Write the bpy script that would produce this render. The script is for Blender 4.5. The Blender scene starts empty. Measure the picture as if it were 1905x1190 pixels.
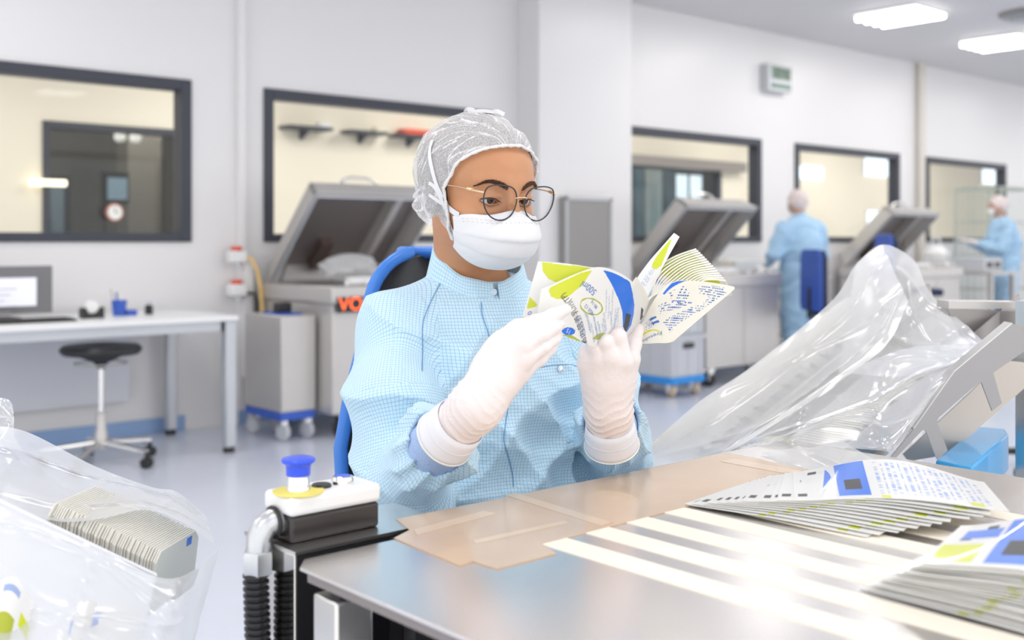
import bpy, bmesh, math, random
import numpy as np
from mathutils import Vector, Matrix
from mathutils.bvhtree import BVHTree
S = bpy.context.scene
COL = S.collection
PI = math.pi
random.seed(7)
# ---------------------------------------------------------------- camera, light, exposure
CAMH = 1.16
FPX = 2039.0
YAW = math.radians(41.5)
FW = Vector((math.sin(YAW), math.cos(YAW), 0))
RT = Vector((math.cos(YAW), -math.sin(YAW), 0))
cam_d = bpy.data.cameras.new('camera'); cam = bpy.data.objects.new('camera', cam_d); COL.objects.link(cam)
cam.location = (0, 0, CAMH); cam.rotation_euler = (PI/2, 0, -YAW)
cam_d.sensor_width = 36; cam_d.lens = FPX/1905*36; cam_d.shift_y = -(595-450)/1905
cam_d.clip_start = .05; cam_d.clip_end = 60
cam_d.dof.use_dof = True; cam_d.dof.focus_distance = 1.58; cam_d.dof.aperture_fstop = 3.8
S.camera = cam
w = bpy.data.worlds.new('world'); S.world = w; w.use_nodes = True
w.node_tree.nodes['Background'].inputs[0].default_value = (1, .992, .98, 1)
w.node_tree.nodes['Background'].inputs[1].default_value = 1.12
S.view_settings.view_transform = 'Standard'; S.view_settings.look = 'None'
S.view_settings.gamma = 1; S.view_settings.use_curve_mapping = False
S.view_settings.exposure = 0.53
LAMP_E = 7.5
def area(name, loc, size, energy, color=(1, .97, .93)):
    l = bpy.data.lights.new(name, 'AREA'); l.shape = 'RECTANGLE'; l.size = size[0]; l.size_y = size[1]
    l.energy = energy; l.color = color
    o = bpy.data.objects.new(name, l); COL.objects.link(o); o.location = loc
    return o
CEIL = 3.23; WY = 6.43; BY = 9.4
for i, x in enumerate((-2.8, -.8, 1.2, 3.2, 5.2, 7.2, 9.2, 11.2, 13.2, 15.2)):
    for j, y in enumerate((5.1, 2.7, .3, -2.1)):
        if (x > 8 and y < 2) or (y > 5 and 3 < x < 6): continue
        area('ceiling_lamp_light', (x, y, CEIL-.075), (.56, .56), LAMP_E)
for x in (2, 4.5, 7, 9.5, 12, 14.5, 17): area('back_room_light', (x, 7.9, 3.0), (.6, 1.2), 21, (1, .96, .9))
for x in (3.4, 4.6, 10, 11.6): area('far_room_fill', (x, BY+.7, 3.0), (.5, .5), 16, (1, .93, .85))  # fill lights added to brighten the far room, tied to no fixture
# ---------------------------------------------------------------- helpers
def P(px, py, d):
    "point seen at pixel px,py lying d metres ahead"
    return Vector((0, 0, CAMH)) + FW*d + RT*((px-952.5)/FPX*d) + Vector((0, 0, 1))*((450-py)/FPX*d)
def PZ(px, py, z):
    return P(px, py, FPX*(CAMH-z)/(py-450))
def PY(px, py, Y):
    t = (px-952.5)/FPX
    return P(px, py, Y/(FW.y+RT.y*t))
def PX(px, py, X):
    t = (px-952.5)/FPX
    return P(px, py, X/(FW.x+RT.x*t))
def mat(name, col, rough=.5, metal=0, spec=.5, trans=0, alpha=1, emit=0, coat=0, sss=0, noise=0, nscale=8, bump=0, bscale=40, ecol=None, trl=0, sheen=0):
    m = bpy.data.materials.new(name); m.use_nodes = True
    nt = m.node_tree; b = nt.nodes['Principled BSDF']
    c = tuple(col)+(1,)
    b.inputs['Base Color'].default_value = c
    b.inputs['Roughness'].default_value = rough; b.inputs['Metallic'].default_value = metal
    b.inputs['Specular IOR Level'].default_value = spec
    b.inputs['Transmission Weight'].default_value = trans; b.inputs['Alpha'].default_value = alpha
    b.inputs['Coat Weight'].default_value = coat
    if sheen: b.inputs['Sheen Weight'].default_value = sheen
    if sss:
        b.inputs['Subsurface Weight'].default_value = sss; b.inputs['Subsurface Scale'].default_value = .01
        b.inputs['Subsurface Radius'].default_value = (1, .4, .2)
    if emit:
        b.inputs['Emission Color'].default_value = tuple(ecol or col)+(1,); b.inputs['Emission Strength'].default_value = emit
    tc = nt.nodes.new('ShaderNodeTexCoord')
    if noise:
        n = nt.nodes.new('ShaderNodeTexNoise'); n.inputs['Scale'].default_value = nscale; n.inputs['Detail'].default_value = 4
        nt.links.new(tc.outputs['Object'], n.inputs['Vector'])
        r = nt.nodes.new('ShaderNodeMix'); r.data_type = 'RGBA'
        r.inputs['A'].default_value = tuple(x*(1-noise) for x in col)+(1,); r.inputs['B'].default_value = tuple(min(1, x*(1+noise*.6)) for x in col)+(1,)
        nt.links.new(n.outputs['Fac'], r.inputs['Factor']); nt.links.new(r.outputs['Result'], b.inputs['Base Color'])
    if bump:
        n = nt.nodes.new('ShaderNodeTexNoise'); n.inputs['Scale'].default_value = bscale; n.inputs['Detail'].default_value = 3
        nt.links.new(tc.outputs['Object'], n.inputs['Vector'])
        bp = nt.nodes.new('ShaderNodeBump'); bp.inputs['Strength'].default_value = bump; bp.inputs['Distance'].default_value = .01
        nt.links.new(n.outputs['Fac'], bp.inputs['Height']); nt.links.new(bp.outputs['Normal'], b.inputs['Normal'])
    if trl:
        t = nt.nodes.new('ShaderNodeBsdfTranslucent'); t.inputs[0].default_value = c
        mx = nt.nodes.new('ShaderNodeMixShader'); mx.inputs[0].default_value = trl
        nt.links.new(b.outputs[0], mx.inputs[1]); nt.links.new(t.outputs[0], mx.inputs[2])
        nt.links.new(mx.outputs[0], nt.nodes['Material Output'].inputs[0])
    return m
def glassmat(name, tint=(1, 1, 1), clear=.9, rough=.02):
    m = bpy.data.materials.new(name); m.use_nodes = True; nt = m.node_tree; nt.nodes.clear()
    o = nt.nodes.new('ShaderNodeOutputMaterial'); tr = nt.nodes.new('ShaderNodeBsdfTransparent'); tr.inputs[0].default_value = tuple(tint)+(1,)
    g = nt.nodes.new('ShaderNodeBsdfGlossy'); g.inputs['Roughness'].default_value = rough
    f = nt.nodes.new('ShaderNodeFresnel'); f.inputs[0].default_value = 1.45
    mp = nt.nodes.new('ShaderNodeMath'); mp.operation = 'MULTIPLY_ADD'; mp.inputs[1].default_value = clear; mp.inputs[2].default_value = 0.0
    mx = nt.nodes.new('ShaderNodeMixShader')
    ge = nt.nodes.new('ShaderNodeNewGeometry'); iv = nt.nodes.new('ShaderNodeMath'); iv.operation = 'SUBTRACT'; iv.inputs[0].default_value = 1
    nt.links.new(ge.outputs['Backfacing'], iv.inputs[1]); ml = nt.nodes.new('ShaderNodeMath'); ml.operation = 'MULTIPLY'
    nt.links.new(f.outputs[0], mp.inputs[0]); nt.links.new(mp.outputs[0], ml.inputs[0]); nt.links.new(iv.outputs[0], ml.inputs[1]); nt.links.new(ml.outputs[0], mx.inputs[0])
    nt.links.new(tr.outputs[0], mx.inputs[1]); nt.links.new(g.outputs[0], mx.inputs[2]); nt.links.new(mx.outputs[0], o.inputs[0])
    return m
def filmmat(name, milky=.12, rough=.12, ns=6, bump=.6):
    "thin clear polythene: mostly see-through, white haze in the film, glossy creases"
    m = bpy.data.materials.new(name); m.use_nodes = True; nt = m.node_tree; nt.nodes.clear()
    N = nt.nodes.new; L = nt.links.new
    o = N('ShaderNodeOutputMaterial'); tr = N('ShaderNodeBsdfTransparent'); tr.inputs[0].default_value = (.97, .98, .985, 1)
    g = N('ShaderNodeBsdfGlossy'); g.inputs['Roughness'].default_value = rough; g.inputs[0].default_value = (1, 1, 1, 1)
    df = N('ShaderNodeBsdfDiffuse'); df.inputs[0].default_value = (.98, .985, .99, 1)
    tl = N('ShaderNodeBsdfTranslucent'); tl.inputs[0].default_value = (.98, .985, .99, 1)
    ad = N('ShaderNodeMixShader'); ad.inputs[0].default_value = .5; L(df.outputs[0], ad.inputs[1]); L(tl.outputs[0], ad.inputs[2])
    tc = N('ShaderNodeTexCoord'); n = N('ShaderNodeTexNoise'); n.inputs['Scale'].default_value = ns; n.inputs['Detail'].default_value = 2; n.inputs['Distortion'].default_value = 1.2
    L(tc.outputs['Object'], n.inputs['Vector'])
    bp = N('ShaderNodeBump'); bp.inputs['Strength'].default_value = bump*.5; bp.inputs['Distance'].default_value = .02
    L(n.outputs['Fac'], bp.inputs['Height']); L(bp.outputs[0], g.inputs['Normal'])
    lw = N('ShaderNodeLayerWeight'); lw.inputs[0].default_value = .35; L(bp.outputs[0], lw.inputs['Normal'])
    m1 = N('ShaderNodeMath'); m1.operation = 'MULTIPLY_ADD'; m1.inputs[1].default_value = .5; m1.inputs[2].default_value = milky
    L(lw.outputs['Facing'], m1.inputs[0])
    mx = N('ShaderNodeMixShader'); L(m1.outputs[0], mx.inputs[0]); L(tr.outputs[0], mx.inputs[1]); L(ad.outputs[0], mx.inputs[2])
    m2 = N('ShaderNodeMath'); m2.operation = 'MULTIPLY_ADD'; m2.inputs[1].default_value = .22; m2.inputs[2].default_value = .05
    L(lw.outputs['Fresnel'], m2.inputs[0])
    m3 = N('ShaderNodeMixShader'); L(m2.outputs[0], m3.inputs[0]); L(mx.outputs[0], m3.inputs[1]); L(g.outputs[0], m3.inputs[2])
    L(m3.outputs[0], o.inputs[0])
    return m
class MB:
    def __init__(s): s.v = []; s.f = []; s.m = []; s.mi = 0
    def add(s, vs, fs):
        n = len(s.v); s.v += [tuple(v) for v in vs]; s.f += [tuple(i+n for i in f) for f in fs]; s.m += [s.mi]*len(fs); return s
    def box(s, x0, x1, y0, y1, z0, z1):
        return s.hexa([(x0, y0, z0), (x1, y0, z0), (x1, y1, z0), (x0, y1, z0), (x0, y0, z1), (x1, y0, z1), (x1, y1, z1), (x0, y1, z1)])
    def hexa(s, v): return s.add(v, [(3, 2, 1, 0), (4, 5, 6, 7), (0, 1, 5, 4), (1, 2, 6, 5), (2, 3, 7, 6), (3, 0, 4, 7)])
    def prism(s, poly, off):
        "polygon (3d points) extruded by vector off"
        off = Vector(off); n = len(poly); a = [Vector(p) for p in poly]; b = [p+off for p in a]
        return s.add(a+b, [tuple(range(n))[::-1], tuple(range(n, 2*n))]+[(i, (i+1) % n, (i+1) % n+n, i+n) for i in range(n)])
    def tube(s, pts, r, n=12, closed=False, caps=True):
        pts = [Vector(p) for p in pts]; m = len(pts); rs = r if isinstance(r, (list, tuple)) else [r]*m
        vs = []; up = None
        for i, p in enumerate(pts):
            if closed: t = pts[(i+1) % m]-pts[i-1]
            else: t = pts[min(i+1, m-1)]-pts[max(i-1, 0)]
            t = t.normalized() if t.length > 1e-9 else Vector((0, 0, 1))
            if up is None: up = t.orthogonal().normalized()
            up = (up-t*up.dot(t))
            up = up.normalized() if up.length > 1e-6 else t.orthogonal().normalized()
            sd = t.cross(up)
            for k in range(n):
                a = 2*PI*k/n; vs.append(p+(up*math.cos(a)+sd*math.sin(a))*rs[i])
        fs = []
        for i in range(m if closed else m-1):
            j = (i+1) % m
            for k in range(n): fs.append((i*n+k, i*n+(k+1) % n, j*n+(k+1) % n, j*n+k))
        if not closed and caps: fs += [tuple(range(n))[::-1], tuple(range((m-1)*n, m*n))]
        return s.add(vs, fs)
    def lathe(s, prof, c=(0, 0, 0), n=32, axis=None):
        "profile of (r,z) about z through c (or other axis)"
        vs = []; c = Vector(c); q = Vector((0, 0, 1)).rotation_difference(Vector(axis)) if axis is not None else None
        for r, z in prof:
            for k in range(n):
                p = Vector((r*math.cos(2*PI*k/n), r*math.sin(2*PI*k/n), z))
                if q: p = q @ p
                vs.append(c+p)
        fs = [(i*n+k, i*n+(k+1) % n, (i+1)*n+(k+1) % n, (i+1)*n+k) for i in range(len(prof)-1) for k in range(n)]
        fs += [tuple(range(n))[::-1], tuple(range((len(prof)-1)*n, len(prof)*n))]
        return s.add(vs, fs)
    def build(s, name, m, parent=None, bevel=0, smooth=None, seg=2, solid=0, **tg):
        me = bpy.data.meshes.new(name); me.from_pydata(s.v, [], s.f)
        ms = m if isinstance(m, (list, tuple)) else [m]
        for x in ms: me.materials.append(x)
        if len(ms) > 1: me.polygons.foreach_set('material_index', s.m)
        bm = bmesh.new(); bm.from_mesh(me); bmesh.ops.recalc_face_normals(bm, faces=bm.faces); bm.to_mesh(me); bm.free()
        o = bpy.data.objects.new(name, me); COL.objects.link(o)
        if parent: setparent(o, parent)
        if smooth is None: smooth = True
        if smooth:
            me.polygons.foreach_set('use_smooth', [True]*len(me.polygons)); me.set_sharp_from_angle(angle=math.radians(38))
        if solid:
            q = o.modifiers.new('solid', 'SOLIDIFY'); q.thickness = solid; q.offset = 0
        if bevel:
            b = o.modifiers.new('bevel', 'BEVEL'); b.width = bevel; b.segments = seg; b.limit_method = 'ANGLE'; b.angle_limit = math.radians(40)
            b.harden_normals = False
        if tg: tag(o, **tg)
        return o
def setparent(o, p):
    o.parent = p; bpy.context.view_layer.update(); o.matrix_parent_inverse = p.matrix_world.inverted()
def tag(o, label=None, cat=None, group=None, kind=None):
    if label: o['label'] = label
    if cat: o['category'] = cat
    if group: o['group'] = group
    if kind: o['kind'] = kind
    return o
def empty(name, loc=(0, 0, 0), label=None, cat=None, group=None):
    o = bpy.data.objects.new(name, None); COL.objects.link(o); o.location = loc; o.empty_display_size = .05
    bpy.context.view_layer.update()
    return tag(o, label, cat, group)
def struct(mb, name, m, **k): return mb.build(name, m, kind='structure', **k)
def copytree(o, delta, label, parent=None, **k):
    c = o.copy(); COL.objects.link(c)
    if parent is None:
        c.location = o.location+Vector(delta); tag(c, label=label, **k)
    else: c.parent = parent
    for ch in o.children: copytree(ch, delta, None, c)
    return c
def textmesh(s, size=.01, depth=0):
    "glyph outlines as (verts2d, faces), centred"
    cu = bpy.data.curves.new('t', 'FONT'); cu.body = s; cu.size = size; cu.align_x = 'CENTER'; cu.align_y = 'CENTER'; cu.resolution_u = 3
    o = bpy.data.objects.new('t', cu); COL.objects.link(o); dg = bpy.context.evaluated_depsgraph_get(); dg.update()
    me = o.evaluated_get(dg).to_mesh(); v = [tuple(x.co[:2]) for x in me.vertices]; f = [tuple(p.vertices) for p in me.polygons]
    o.evaluated_get(dg).to_mesh_clear(); bpy.data.objects.remove(o); bpy.data.curves.remove(cu)
    return v, f
# ---------------------------------------------------------------- materials
M = {}
M['wall'] = mat('white_wall_panel', (.83, .82, .82), .35, bump=.02)
M['ceil'] = mat('ceiling_white', (.74, .73, .74), .6)
M['floor'] = mat('pale_blue_vinyl', (.70, .74, .84), .22, noise=.04, nscale=3)
M['skirt'] = mat('blue_skirting', (.30, .45, .72), .4)
M['cream'] = mat('cream_wall', (.90, .83, .70), .6)
M['frame'] = mat('anthracite_frame', (.045, .05, .07), .45)
M['glass'] = glassmat('window_glass', (.97, .985, .98), .55)
M['dark'] = mat('dark_room', (.10, .095, .09), .6)
M['dkpanel'] = mat('taupe_panel', (.20, .18, .165), .6)
M['black'] = mat('black_plastic', (.018, .018, .02), .38)
M['rubber'] = mat('black_rubber', (.03, .03, .032), .7)
M['steel'] = mat('brushed_steel', (.70, .69, .67), .28, 1, noise=.08, nscale=30)
M['steelm'] = mat('painted_steel', (.60, .58, .56), .38, .5, noise=.05)
M['steeld'] = mat('dark_steel', (.30, .27, .26), .4, .6)
M['chrome'] = mat('chrome', (.85, .84, .82), .12, 1)
M['white'] = mat('white_plastic', (.88, .88, .88), .35)
M['alu'] = mat('grey_aluminium', (.55, .57, .60), .4, .5)
M['greyp'] = mat('grey_plastic', (.58, .60, .64), .45)
M['red'] = mat('red_plastic', (.75, .10, .05), .4)
M['yellow'] = mat('yellow_plastic', (.93, .80, .16), .45)
M['bluep'] = mat('blue_plastic', (.04, .12, .55), .4)
M['dolly'] = mat('dolly_blue', (.02, .28, .75), .4)
M['navy'] = mat('navy_fabric', (.03, .04, .09), .85)
M['paper'] = mat('white_paper', (.9, .9, .9), .6)
M['tube'] = mat('lamp_tube', (1, .97, .93), .5, emit=6)
M['refl'] = mat('reflection_glow', (.75, .86, .95), .5, emit=.9)  # glow colour of the imitated reflections in the glass
M['skinbg'] = mat('skin', (.55, .33, .24), .5)
M['gownbg'] = mat('light_blue_gown', (.42, .64, .86), .75, noise=.1, nscale=6)
M['capbg'] = mat('hair_net', (.78, .68, .66), .7)
M['glovebg'] = mat('white_glove', (.85, .80, .80), .5)
# ---------------------------------------------------------------- room shell
X0, X1 = -5, 24
struct(MB().box(X0, X1, -4.5, BY+2.6, -.1, 0), 'floor', M['floor'])
struct(MB().box(X0, X1, -4.5, BY+2.6, CEIL, CEIL+.1), 'ceiling', M['ceil'])
SILL = 1.16; WT = 2.165
wins = [(1.0, 3.02), (3.523, 5.48), (6.94, 8.94), (9.515, 11.57), (12.18, 14.26)]
wb = MB(); x = X0
for a, b in wins:
    wb.box(x, a, WY, WY+.12, 0, CEIL); wb.box(a, b, WY, WY+.12, 0, SILL); wb.box(a, b, WY, WY+.12, WT, CEIL); x = b
wb.box(x, X1, WY, WY+.12, 0, CEIL)
struct(wb, 'wall_back', M['wall'])
for i, (a, b) in enumerate(wins):
    f = .068; y0 = WY-.02; y1 = WY+.10
    fr = struct(MB().box(a, a+f, y0, y1, SILL, WT).box(b-f, b, y0, y1, SILL, WT).box(a+f, b-f, y0, y1, SILL, SILL+f*.8).box(a+f, b-f, y0, y1, WT-f, WT), 'window_%d' % (i+1), M['frame'], bevel=.004)
    MB().box(a+f, b-f, WY+.03, WY+.042, SILL+f*.8, WT-f).build('pane', M['glass'], fr)
# skirting
struct(MB().box(X0, 2.98, WY-.012, WY, 0, .09).box(3.5, 5.746, WY-.012, WY, 0, .09).box(6.81, 11.95, WY-.012, WY, 0, .09).box(12.05, X1, WY-.012, WY, 0, .09), 'baseboard_back', M['skirt'], bevel=.003)
# pilaster between the first two windows
pa = PY(405, 400, WY).x; pb = PY(458, 400, WY-.06).x
struct(MB().box(pa+.12, pb, WY-.06, WY, 0, CEIL), 'trim_1', M['wall'], bevel=.004)
struct(MB().box(pa+.11, pb+.01, WY-.072, WY-.06, 0, .09), 'trim_2', M['skirt'], bevel=.003)
struct(MB().box(5.746, 6.80, 6.18, WY, 0, CEIL), 'wall_column', M['wall'], bevel=.004)
struct(MB().box(5.736, 6.81, 6.168, 6.18, 0, .09), 'trim_3', M['skirt'], bevel=.003)
struct(MB().tube([(11.98, WY-.05, 0), (11.98, WY-.05, CEIL)], .05, 20), 'trim_4', mat('beige_trim', (.72, .68, .62), .5))
# grey cabinet panel on the column
p0 = PY(1052, 365, 6.10); p1 = PY(1138, 367, 6.10)
t = empty('wall_cabinet', (p0.x, 6.17, .9), 'grey flat panel cabinet mounted on the white column', 'cabinet')
MB().box(p0.x, p1.x, 6.10, 6.178, .95, p0.z).build('body', mat('panel_grey', (.33, .32, .31), .5), t, bevel=.006)
MB().box(p0.x, p0.x+.02, 6.092, 6.10, .95, p0.z).box(p1.x-.02, p1.x, 6.092, 6.10, .95, p0.z).box(p0.x, p1.x, 6.092, 6.10, p0.z-.025, p0.z).build('frame', M['alu'], t)
# neighbouring room seen through the glass
bwz = 2.17
wn = [(3.11, 5.1), (9.2, 12.15)]
wb = MB(); x = X0
for a, b in wn:
    wb.box(x, a, BY, BY+.1, 0, CEIL); wb.box(a, b, BY, BY+.1, 0, 1.1); wb.box(a, b, BY, BY+.1, bwz, CEIL); x = b
wb.box(x, X1, BY, BY+.1, 0, CEIL)
struct(wb, 'wall_neighbour', M['cream'])
struct(MB().box(X0, X1, BY+2.5, BY+2.6, 0, CEIL), 'wall_far', mat('far_wall', (.30, .29, .28), .7))
for xx in (2.6, 5.9, 8.4, 14.6): struct(MB().box(xx, xx+.05, BY+.1, BY+2.5, 0, CEIL), 'wall_partition', M['dark'])
for i, (a, b) in enumerate(wn):
    fr = struct(MB().box(a, a+.05, BY-.02, BY+.1, 1.1, bwz).box(b-.05, b, BY-.02, BY+.1, 1.1, bwz).box(a+.05, b-.05, BY-.02, BY+.1, bwz-.06, bwz).box(a+.05, b-.05, BY-.02, BY+.1, 1.1, 1.16), 'window_%d' % (6+i), M['frame'])
    MB().box(a+.05, b-.05, BY+.04, BY+.05, 1.16, bwz-.06).build('pane', glassmat('tinted_glass', (.62, .64, .66), .9), fr)
# far room furniture behind the dark window
yb = BY+1.2
def at(px, py, Y): return PY(px, py, Y)
a = at(160, 230, yb); b = at(240, 450, yb)
a = at(238, 240, yb); b = at(300, 450, yb)
MB().box(a.x, b.x, yb, yb+.3, 0, 2.6).build('locker', mat('taupe', (.42, .38, .33), .6), label='tall taupe locker behind the dark inner window', cat='locker')
a = at(82, 325, yb+.2); b = at(135, 430, yb+.2)
t = empty('far_door', ((a.x+b.x)/2, yb+.25, 0), 'dark framed door with pale pane in the far dim room', 'door')
MB().box(a.x, b.x, yb+.25, yb+.3, 0, a.z).build('door_leaf', M['frame'], t)
MB().box(a.x+.07, b.x-.07, yb+.235, yb+.25, 1.0, a.z-.1).build('door_pane', mat('dim_pane', (.3, .4, .48), .4), t)
a = at(200, 330, yb-.25); b = at(236, 372, yb-.25)
t = empty('monitor', ((a.x+b.x)/2, yb+.1, b.z), 'pale blue screen on a stand beside the taupe locker', 'monitor')
MB().box(a.x-.05, b.x+.02, yb-.25, yb-.21, b.z-.04, a.z+.05).build('housing', M['black'], t)
MB().box(a.x-.02+.01, a.x-.0, yb-.21, yb-.19, 0, b.z).build('stand', M['black'], t)
MB().box(a.x, b.x, yb-.26, yb-.25, b.z, a.z).build('screen', mat('screen_blue', (.45, .62, .75), .4, emit=.25), t)
a = at(75, 348, BY-.3); b = at(142, 350, BY-.3)
MB().tube([(a.x, BY-.06, 1.98-.33+.0), (b.x, BY-.06, 1.98-.33)], .028, 10).build('lamp', mat('warm_lamp', (1, .9, .65), .5, emit=1.3), label='short warm tube lamp in front of the dark inner window', cat='lamp')
c = at(214, 395, BY-.06)
t = empty('wall_clock', tuple(c), 'small round wall clock with red rim in the dark inner window', 'clock')
MB().lathe([(.075, 0), (.078, .02), (.068, .03)], (c.x, BY-.03, c.z), 28, (0, -1, 0)).build('rim', mat('clock_rim', (.5, .18, .14), .4), t)
MB().lathe([(.064, .028), (.06, .034)], (c.x, BY-.03, c.z), 28, (0, -1, 0)).build('dial', M['paper'], t)
MB().box(c.x-.003, c.x+.003, BY-.068, BY-.064, c.z, c.z+.045).box(c.x, c.x+.03, BY-.068, BY-.064, c.z-.003, c.z+.003).build('hands', M['black'], t)
for px, py in ((223, 256), (252, 258)):
    c = at(px, py, yb-.4)
    pl_ = MB().lathe([(.02, .05), (.05, .03), (.055, 0), (.04, -.03), (.01, -.04)], tuple(c), 20).build('pendant_lamp', mat('bulb', (1, .95, .85), .5, emit=.9),
        label='%s of two glowing round lamps behind the dark inner window' % ('left' if px < 240 else 'right'), cat='lamp', group='round lamps in the dim room')
    MB().tube([(c.x, c.y, c.z+.04), (c.x, c.y, CEIL)], .006, 6).build('lamp_cord', M['black'], pl_)
# second dark window: bright tubes and header bar
a = at(1181, 300, BY-.1); b = at(1385, 322, BY-.1)
MB().box(8.8, b.x, BY-.14, BY, 2.13, 2.26).build('header_rail', M['steeld'], label='long dark rail above the inner window behind the column', cat='rail')
for px in (1271, 1297):
    c = at(px, 348, BY+.5); d_ = at(px, 322, BY+.5)
    MB().box(c.x-.1, c.x+.1, BY+.5, BY+.54, 0, 2.1).build('light_box', mat('white_glow', (.85, .95, 1), .5, emit=1.6),
        label='upright glowing white light box in the inner window, %s one' % ('left' if px < 1280 else 'right'), cat='lamp', group='upright light boxes')
for (l, r, c) in ((1181, 1196, (.10, .2, .26)), (1200, 1232, (.42, .47, .45)), (1236, 1256, (.09, .14, .17)), (1308, 1326, (.1, .13, .15)), (1328, 1344, (.5, .62, .7))):
    a = at(l, 400, BY+.9); b = at(r, 400, BY+.9)
    MB().box(a.x, b.x, BY+.9, BY+1.1, 0, 2.5).build('tall_locker', mat('locker_col', c, .5), label='tall %s upright locker behind the inner window by the column' % {1181: 'petrol narrow', 1200: 'grey green wide', 1236: 'dark narrow', 1308: 'near black', 1328: 'pale blue'}[l], cat='locker', group='lockers in the dim room')
# shelves seen through the second window
for k, (l, r, y, red) in enumerate(((530, 612, 236, 0), (645, 715, 245, 0), (735, 805, 252, 1))):
    a = at(l, y, BY-.12); b = at(r, y, BY-.12)
    t = empty('wall_shelf', ((a.x+b.x)/2, BY-.06, a.z), ['thin dark wall shelf, leftmost in the cream room', 'thin dark wall shelf, middle one in the cream room', 'thin dark wall shelf carrying the red box'][k], 'shelf', 'shelves in the cream room')
    MB().box(a.x, b.x, BY-.2, BY, a.z-.012, a.z+.02).build('board', M['frame'], t)
    m = (a.x+b.x)/2
    MB().add([(m-.02, BY, a.z-.012), (m+.02, BY, a.z-.012), (m+.02, BY-.16, a.z-.012), (m-.02, BY-.16, a.z-.012), (m-.02, BY, a.z-.1), (m+.02, BY, a.z-.1)], [(0, 1, 2, 3), (0, 3, 4), (1, 5, 2), (2, 5, 4, 3), (0, 4, 5, 1)]).build('bracket', M['frame'], t)
    if red: MB().box(a.x+.08, b.x-.02, BY-.18, BY-.04, a.z+.02, a.z+.075).build('red_box', M['red'], label='flat red box lying on the rightmost wall shelf', cat='box')
    else:
        MB().box(b.x-.12, b.x+.0, BY-.16, BY-.06, a.z+.02, a.z+.07).build('small_box', [M['paper'], M['cream']][k], label='small pale box at the end of the %s wall shelf' % ['leftmost', 'middle'][k], cat='box')
# glowing panes imitating bluish reflections seen in windows 4 and 5
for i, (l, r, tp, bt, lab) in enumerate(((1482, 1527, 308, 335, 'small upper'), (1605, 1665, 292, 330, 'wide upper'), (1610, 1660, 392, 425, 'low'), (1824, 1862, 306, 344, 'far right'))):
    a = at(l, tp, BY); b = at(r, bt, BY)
    t = empty('reflection_pane', ((a.x+b.x)/2, BY, b.z), '%s glowing pane imitating a glass reflection, set on the cream room wall' % lab, 'panel', 'glowing panes imitating glass reflections')
    MB().box(a.x, b.x, BY-.03, BY-.01, b.z, a.z).build('pane', M['refl'], t)
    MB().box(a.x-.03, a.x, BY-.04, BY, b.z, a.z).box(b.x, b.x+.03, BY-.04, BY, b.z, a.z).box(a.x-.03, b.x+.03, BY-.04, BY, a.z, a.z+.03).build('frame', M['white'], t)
# ---------------------------------------------------------------- ceiling fittings
def ceiling_light(x, y, lab):
    t = empty('ceiling_light', (x, y, CEIL), lab, 'lamp', 'square ceiling lamps with four tubes')
    MB().box(x-.31, x+.31, y-.31, y+.31, CEIL-.02, CEIL).build('housing', M['white'], t, bevel=.003)
    for k in range(4):
        xx = x-.225+.15*k
        MB().tube([(xx, y-.30, CEIL-.04), (xx, y+.30, CEIL-.04)], .022, 12).build('tube', M['tube'], t)
ceiling_light(9.2, 5.1, 'nearer ceiling lamp with four bright tubes, above the digital clock')
ceiling_light(11.2, 5.1, 'farther ceiling lamp with four bright tubes near the right edge')
t = empty('ceiling_vent', (10.05, 4.3, CEIL), 'round dark slotted air outlet in the ceiling at the right', 'vent')
MB().lathe([(.27, CEIL), (.27, CEIL-.02), (.2, CEIL-.045), (.01, CEIL-.05)], (10.05, 4.3, 0), 40).build('face', mat('vent_grey', (.30, .29, .28), .6), t)
for r in (.24, .19, .14, .09, .04):
    MB().tube([(10.05+r*math.cos(a), 4.3+r*math.sin(a), CEIL-.047+.1*max(0, r-.19)) for a in [2*PI*k/32 for k in range(32)]], .008, 6, closed=True).build('ring', M['alu'], t)
# digital clock
a = PY(1430, 120, WY-.1); b = PY(1473, 172, WY-.1)
t = empty('digital_clock', (a.x, WY, b.z), 'square grey digital clock with two green displays on the wall', 'clock')
z1_ = PY(1473, 125, WY-.1).z; z0_ = PY(1473, 174, WY-.1).z; a = Vector((a.x, 0, z1_)); hh = z1_-z0_
MB().box(a.x, b.x, WY-.1, WY, z0_, z1_).build('case', M['alu'], t, bevel=.006)
lc = mat('lcd_green', (.14, .24, .18), .3)
u = MB().box(a.x+.05, b.x-.02, WY-.106, WY-.1, z0_+hh*.45, z1_-hh*.08).build('upper_display', lc, t)
l = MB().box(a.x+.05, b.x-.02, WY-.106, WY-.1, z0_+hh*.12, z0_+hh*.30).build('lower_display', lc, t)
for s_, zc, sz in (('08:47', z0_+hh*.67, .105), ('24 06', z0_+hh*.205, .045)):
    pass
seg = MB()
def digit(x, z, w_, h_, n):
    on = {0: 'abcdef', 1: 'bc', 8: 'abcdefg', 4: 'bcfg', 7: 'abc'}[n]; t_ = w_*.16
    R = {'a': (0, w_, h_-t_, h_), 'g': (0, w_, h_/2-t_/2, h_/2+t_/2), 'd': (0, w_, 0, t_), 'f': (0, t_, h_/2, h_), 'b': (w_-t_, w_, h_/2, h_), 'e': (0, t_, 0, h_/2), 'c': (w_-t_, w_, 0, h_/2)}
    for k in on:
        q = R[k]; seg.box(x+q[0], x+q[1], WY-.109, WY-.106, z+q[2], z+q[3])
ww = (b.x-a.x-.09)/4.6
for k, n in enumerate((1, 0, 4, 8)): digit(a.x+.06+k*ww*1.15, z0_+hh*.5, ww*.8, hh*.36, n)
seg.build('digits', M['black'], u)
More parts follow.
